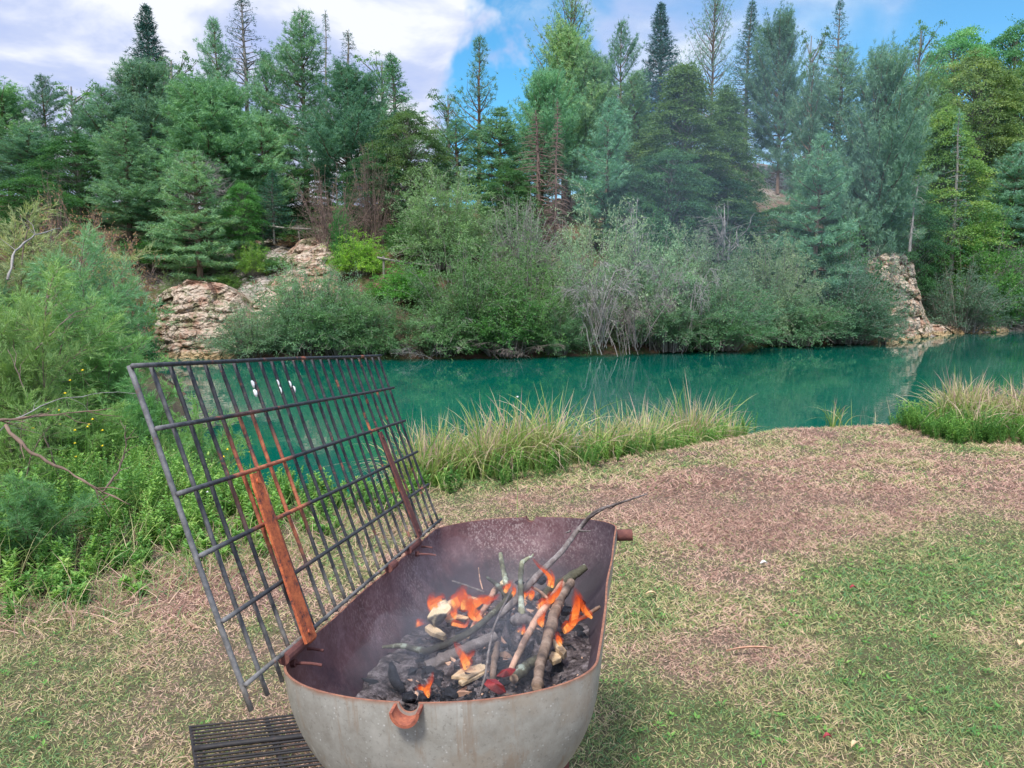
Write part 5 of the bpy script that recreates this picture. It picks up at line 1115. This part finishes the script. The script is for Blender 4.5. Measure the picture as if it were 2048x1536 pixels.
stick([(905, 1162), (935, 1172), (968, 1184)], [-.14, -.145, -.15], [2, 2.5, 2], 'stick_grey', 'thin dark twig behind the left flames', name='twig')
stick([(1064, 1174), (1082, 1184), (1096, 1198)], [-.07, -.075, -.08], [3, 3.5, 3], 'stick_tan', 'small pale splint crossing the peeled tan stick', name='twig')
stick([(957, 1136), (960, 1160), (965, 1178)], [-.12, -.13, -.14], [1.2, 1.5, 1.4], 'stick_tan', 'fine straw leaning at the back wall', name='twig')
stick([(895, 1250), (950, 1228), (985, 1200)], [-.16, -.15, -.14], [5, 6, 5], 'char', 'blackened stick under the left flames')
stick([(1070, 1245), (1050, 1238), (1030, 1240)], [-.11, -.10, -.11], [6, 12, 13], 'stick_grey', 'knotty burnt stump at the foot of the upright lichen stick', name='stick')
stick([(1000, 1340), (1010, 1290), (1018, 1245)], [-.17, -.165, -.16], [7, 8, 7], 'char', 'charred stick in the dark centre of the fire')
stick([(1100, 1320), (1080, 1290), (1105, 1255)], [-.18, -.17, -.16], [6, 8, 7], 'char', 'charred stick under the thick brown branch')

def chip(poly_, h, th, mt, label, tilt=0.0, name='wood_chip', grp='split wood chips in the fire'):
    P = np.array([loc_at(x, y, h+tilt*(y-poly_[0][1])/60.) for x, y in poly_]); n = len(P); b = MB(); up = e2*th
    c = P.mean(0); V0 = np.concatenate([P, P+up]); q = [np.arange(n)[None, ::-1], (np.arange(n)+n)[None], np.array([[k, (k+1) % n, (k+1) % n+n, k+n] for k in range(n)])]
    b.add(V0, q); return tag(b.obj(name, M[mt], loc=c), label, 'wood chip', grp)
chip([(903, 1358), (922, 1343), (945, 1337), (973, 1329), (972, 1342), (935, 1363), (924, 1360)], -.145, .006, 'palewood', 'largest pale wood chip lying clean in front of the fire', .02)
chip([(917, 1367), (938, 1357), (972, 1343), (968, 1352), (924, 1373)], -.148, .006, 'palewood', 'narrow pale splinter along the front edge of the largest chip', .02)
chip([(855, 1240), (872, 1214), (892, 1205), (903, 1222), (882, 1248), (868, 1254)], -.11, .009, 'cutwood', 'blocky pale wood chip burning at the left of the fire', -.03)
chip([(850, 1262), (860, 1255), (880, 1266), (893, 1277), (887, 1281), (862, 1272)], -.13, .01, 'palewood', 'small orange-edged chip below the blocky burning chip')
chip([(890, 1210), (915, 1196), (948, 1198), (962, 1203), (935, 1210), (905, 1213)], -.10, .006, 'palewood', 'curved pale chip bridging the left flames')
chip([(886, 1238), (910, 1232), (938, 1240), (928, 1250), (895, 1246)], -.13, .008, 'cutwood', 'half-burnt flat chip behind the left flames')
chip([(1106, 1288), (1116, 1290), (1134, 1312), (1128, 1320), (1112, 1306)], -.13, .012, 'stick_tan' if False else 'palewood', 'wedge-shaped chip right of the thickest branch')
chip([(1098, 1322), (1104, 1310), (1125, 1313), (1122, 1324), (1106, 1331)], -.135, .008, 'palewood', 'pale square chip below the wedge-shaped chip')
chip([(1000, 1170), (1008, 1162), (1018, 1172), (1008, 1180)], -.10, .008, 'cutwood', 'tiny pale chip behind the upright sticks')

def leaf_red(poly_, h, label):
    P = np.array([loc_at(x, y, h+(.012 if k % 2 else 0)) for k, (x, y) in enumerate(poly_)]); n = len(P); b = MB(); c = P.mean(0)+e2*.006; q = np.array([[k, (k+1) % n, n] for k in range(n)])
    b.add(np.concatenate([P, c[None]]), q); b.add(np.concatenate([P, c[None]])-e2*.0012, q[:, ::-1]); tag(b.obj('red_leaf', M['redleaf'], loc=c), label, 'leaf', 'dry red leaves at the near rim')
leaf_red([(968, 1368), (975, 1358), (992, 1358), (1008, 1372), (1012, 1384), (998, 1388), (982, 1380)], -.085, 'dark red leaf touching the near rim')
leaf_red([(992, 1352), (1004, 1340), (1020, 1335), (1032, 1338), (1022, 1350), (1006, 1354)], -.10, 'folded dark red leaf beside the stubby log')

def lump(x, y, h, s_, label, k, name='charcoal', mt='char'):
    r_ = np.random.RandomState(k+500); th, ph = np.meshgrid(np.linspace(0, 2*np.pi, 11)[:-1], np.linspace(.15, np.pi-.15, 7)); d_ = np.stack([np.sin(ph)*np.cos(th), np.sin(ph)*np.sin(th), np.cos(ph)], -1)
    sc = np.array([1, r_.uniform(.6, 1.3), r_.uniform(.5, .8)]); rad = s_*(.85+.5*np.array([[mnoise.noise(Vector(d_[a, c])*1.6+Vector((k*3.1, 0, 0))) for c in range(10)] for a in range(7)]))
    V0 = (d_*rad[..., None])*sc; a = r_.uniform(0, 3); V0 = V0@np.array([[math.cos(a), -math.sin(a), 0], [math.sin(a), math.cos(a), 0], [0, 0, 1]]).T
    c = loc_at(x, y, h); i = np.arange(6)[:, None]*10; j = np.arange(10)[None]; j2 = (j+1) % 10; b = MB()
    b.add(V0.reshape(-1, 3)+c, [np.stack([i+j, i+10+j, i+10+j2, i+j2], -1).reshape(-1, 4), np.arange(10)[None], (np.arange(10)+60)[None, ::-1]])
    tag(b.obj(name, M[mt], loc=c), label, 'charcoal', 'charcoal pieces in the ash')
stick([(776, 1308), (781, 1335), (790, 1362), (806, 1380)], [-.17, -.165, -.16, -.155], [11, 13, 12, 7], 'char', 'charred log end standing alone at the left of the ash', name='charcoal', cat='charcoal', group='charcoal pieces in the ash')
lumps = [(842, 1290, .026, 'black charcoal lump left of the curved mossy stick'), (858, 1282, .02, 'small charcoal lump touching the curved mossy stick'), (930, 1265, .018, 'charcoal lump under the left flames'), (1030, 1285, .03, 'large charcoal lump in the smoky centre'),
         (1050, 1310, .026, 'charcoal lump between tan stick and splinter'), (1010, 1310, .024, 'charcoal lump beside the short brown splinter'), (1070, 1275, .024, 'charcoal lump behind the peeled tan stick'), (1160, 1208, .024, 'dark charcoal lump against the right wall'),
         (1133, 1222, .022, 'charcoal lump under the right flame'), (1145, 1262, .028, 'ashy charcoal lump at the right wall below the flame'), (1160, 1280, .03, 'big ashy lump low at the right wall'), (1120, 1345, .03, 'grey ashy lump at the near right corner'),
         (1150, 1330, .024, 'charcoal lump in the near right corner'), (940, 1380, .022, 'grey ashy lump in front of the largest chip'), (900, 1390, .02, 'small ashy lump at the near rim'), (1082, 1160, .022, 'charcoal lump at the back of the fire'),
         (1060, 1165, .016, 'small charcoal lump behind the long branch'), (1040, 1165, .018, 'charcoal lump between the upright sticks'), (960, 1300, .02, 'charcoal lump behind the largest chip'), (1000, 1270, .022, 'charcoal lump under the long branch'),
         (925, 1215, .018, 'charcoal lump ringed by the left flames'), (820, 1395, .018, 'charcoal bit at the near outlet'), (845, 1395, .014, 'tiny charcoal bit right of the near outlet'), (800, 1330, .014, 'small charcoal bit near the charred log end'),
         (730, 1370, .015, 'small charcoal bit near the left rim'), (880, 1340, .016, 'charcoal bit left of the largest chip'), (1045, 1340, .02, 'charcoal bit behind the stubby log'), (1100, 1245, .02, 'charcoal bit behind the thickest branch')]
for k, (x, y, s_, lb) in enumerate(lumps): lump(x, y, -.175 if y < 1360 else -.165, s_, lb, k)

# flames: curved tongues with body, each a thing
def flame(tongues, h, label):
    b = MB(); c0 = None
    for pts, wd in tongues:
        base = loc_at(*pts[0], h); dep = (base-CAM)@FWD; c0 = base if c0 is None else c0
        n0 = len(pts); P = np.array([CAM+ray(x, y)*dep*(1+.012*math.sin(k*1.7)) for k, (x, y) in enumerate(pts)]); n = n0*5; s0 = np.linspace(0, 1, n0); s1 = np.linspace(0, 1, n)
        Q_ = np.stack([np.interp(s1, s0, P[:, j]) for j in range(3)], -1)
        for _ in range(4): Q_[1:-1] = (Q_[:-2]+2*Q_[1:-1]+Q_[2:])/4
        w = 1.3*np.interp(s1, np.linspace(0, 1, len(wd)), wd)*dep/F; w = np.maximum(w, .0006); T_ = unit(np.gradient(Q_, axis=0)); S_ = unit(np.cross(T_, -FWD)); N_ = np.cross(T_, S_)
        sides = 10; th = np.arange(sides)*2*math.pi/sides; tw = s1[:, None, None]*1.2
        A_ = S_[:, None]*np.cos(tw)+N_[:, None]*np.sin(tw); B_ = N_[:, None]*np.cos(tw)-S_[:, None]*np.sin(tw)
        Vv = Q_[:, None]+w[:, None, None]*(np.cos(th)[None, :, None]*A_+.45*np.sin(th)[None, :, None]*B_)
        i = np.arange(n-1)[:, None]*sides; j = np.arange(sides)[None]; k2 = (j+1) % sides; F4 = np.stack([i+j, i+k2, i+sides+k2, i+sides+j], -1).reshape(-1, 4)
        b.add(Vv.reshape(-1, 3), F4, np.repeat(s1*.9, sides))
        V2 = Q_[:, None]+(w*(1.3+.3*np.sin(s1*9+n*1.3))+.001)[:, None, None]*(np.cos(th)[None, :, None]*A_+.6*np.sin(th)[None, :, None]*B_)+np.array([0, 0, .004])
        b.add(V2.reshape(-1, 3), F4, np.repeat(.62+.38*s1, sides))
    o = b.obj('flame', M['flame'], loc=c0, smooth=True); tag(o, label, 'flame', 'flames of the wood fire')
flame([([(872, 1222), (864, 1208), (862, 1195), (866, 1186)], [6, 8, 5, 1]), ([(885, 1208), (874, 1200), (884, 1192), (892, 1200)], [5, 6, 4, 1]), ([(862, 1215), (857, 1205), (860, 1192)], [3, 3, 1])], -.10, 'flickering flame above the blocky chip at the far left of the fire')
flame([([(905, 1205), (925, 1198), (922, 1185), (924, 1172)], [5, 10, 8, 1]), ([(925, 1210), (945, 1208), (962, 1200), (978, 1206), (1000, 1190)], [8, 10, 8, 6, 1]), ([(960, 1204), (978, 1196), (999, 1200)], [4, 5, 1]), ([(905, 1212), (920, 1200), (940, 1202)], [8, 10, 4])], -.09, 'broad flame licking along the curved chip')
flame([([(966, 1238), (952, 1234), (944, 1218), (935, 1208), (930, 1200)], [2, 8, 7, 7, 3]), ([(950, 1240), (938, 1228), (940, 1215)], [3, 4, 3]), ([(912, 1236), (906, 1225), (912, 1212)], [3, 6, 2]), ([(905, 1248), (930, 1254), (940, 1240)], [3, 4, 2])], -.11, 'hooked orange flame around the peeled stick at left')
flame([([(935, 1334), (928, 1318), (918, 1302), (908, 1288)], [7, 6, 5, 1]), ([(932, 1325), (936, 1316), (942, 1312), (948, 1301)], [2, 4, 5, 1])], -.13, 'forked flame rising from the largest pale chip')
flame([([(858, 1393), (852, 1380), (860, 1366), (866, 1347)], [3, 5, 5, 1]), ([(850, 1380), (842, 1376), (830, 1380)], [3, 3, 1])], -.15, 'small separate flame near the outlet at the near rim')
flame([([(1128, 1262), (1140, 1252), (1152, 1240), (1180, 1234)], [5, 8, 5, 1]), ([(1146, 1250), (1152, 1225), (1153, 1200), (1148, 1176)], [4, 7, 8, 1]), ([(1184, 1236), (1170, 1224), (1162, 1205), (1155, 1190)], [2, 5, 5, 2])], -.10, 'tallest forked flame at the right wall')
flame([([(1098, 1172), (1102, 1158), (1092, 1145), (1078, 1135), (1066, 1120)], [3, 4, 3, 1.6, .8]), ([(1104, 1175), (1108, 1155), (1100, 1140)], [2, 2, .8])], -.06, 'thin curling flame rising at the back of the fire')
flame([([(1076, 1214), (1090, 1208), (1100, 1198), (1096, 1188)], [4, 8, 6, 2]), ([(1082, 1212), (1100, 1204), (1112, 1190), (1122, 1172), (1126, 1158)], [3, 5, 6, 4, 1])], -.075, 'flame wrapping the crossing of the tan and brown sticks')
flame([([(1086, 1252), (1080, 1242), (1086, 1230), (1088, 1222)], [3, 6, 5, 2])], -.07, 'small flame on the middle of the peeled tan stick')
flame([([(1060, 1198), (1064, 1188), (1060, 1180)], [4, 6, 2]), ([(1048, 1196), (1052, 1188), (1058, 1184)], [3, 4, 1])], -.08, 'little flame right of the upright lichen stick')
flame([([(1024, 1192), (1028, 1182), (1024, 1170)], [3, 5, 1]), ([(1010, 1184), (1016, 1172), (1024, 1162)], [3, 5, 2])], -.09, 'small reddish flame between the upright sticks')
flame([([(832, 1252), (838, 1246), (850, 1248)], [3, 6, 3])], -.12, 'faint red flame at the left tip of the fire')
flame([([(1122, 1290), (1116, 1278), (1110, 1268)], [3, 5, 1.5])], -.10, 'small flame above the wedge-shaped chip')
flame([([(1036, 1262), (1052, 1266), (1064, 1258)], [2, 4, 2]), ([(1044, 1268), (1048, 1258), (1046, 1250)], [2, 3, 1])], -.13, 'low red glow under the knotty stump')

# ------------------------------------------------------------------ smoke: thin veils of even density, one inside another
for k, (c, sz, dens, lb) in enumerate([
    ((.30, .50, -.06), (.24, .46, .17), .08, 'widest thin veil of bluish smoke over the whole fire'),
    ((.30, .44, -.08), (.20, .36, .14), .09, 'second veil of bluish smoke within the widest one'),
    ((.27, .40, -.09), (.16, .28, .11), .16, 'denser bluish smoke around the burning sticks'),
    ((.36, .30, -.11), (.12, .17, .09), .6, 'bluish smoke in the dark middle of the fire'),
    ((.16, .52, -.04), (.11, .26, .12), .20, 'pale smoke drifting along the left wall of the barbecue'),
    ((.12, .24, -.09), (.09, .12, .08), .8, 'small puff of smoke left of the blocky burning chip'),
    (None, (5.4, 5.5, 4.6), .005, 'faint blue smoke drifting over the lake right of centre'),
    (None, (3.8, 4.2, 3.4), .007, 'core of the faint smoke drifting over the lake')]):
    W_ = np.array([6.0, 21.0, 5.2]) if c is None else None
    th, ph = np.meshgrid(np.linspace(0, 2*np.pi, 33)[:-1], np.linspace(.06, np.pi-.06, 22)); d_ = np.stack([np.sin(ph)*np.cos(th), np.sin(ph)*np.sin(th), np.cos(ph)], -1)
    rad = 1+.38*np.array([[mnoise.noise(Vector(d_[a, c_])*1.5+Vector((k*7.3, 0, 0))) for c_ in range(32)] for a in range(22)])
    Vv = toworld((d_*rad[..., None]*np.array(sz)+np.array(c)).reshape(-1, 3)) if c is not None else (d_*rad[..., None]*np.array(sz)+W_).reshape(-1, 3); i = np.arange(21)[:, None]*32; j = np.arange(32)[None]; j2 = (j+1) % 32; b = MB()
    b.add(Vv, [np.stack([i+j, i+32+j, i+32+j2, i+j2], -1).reshape(-1, 4), np.arange(32)[None], (np.arange(32)+32*21)[None, ::-1]])
    m, g = mat('smoke'); v = g.n('ShaderNodeVolumePrincipled', {'Color': (.82, .88, 1.0) if c is not None else (.6, .82, 1.0), 'Density': dens, 'Anisotropy': .1}); g.t.links.new(v.outputs[0], g.out.inputs['Volume'])
    tag(b.obj('smoke', m, loc=toworld(c) if c is not None else W_), lb, 'smoke', kind='stuff')
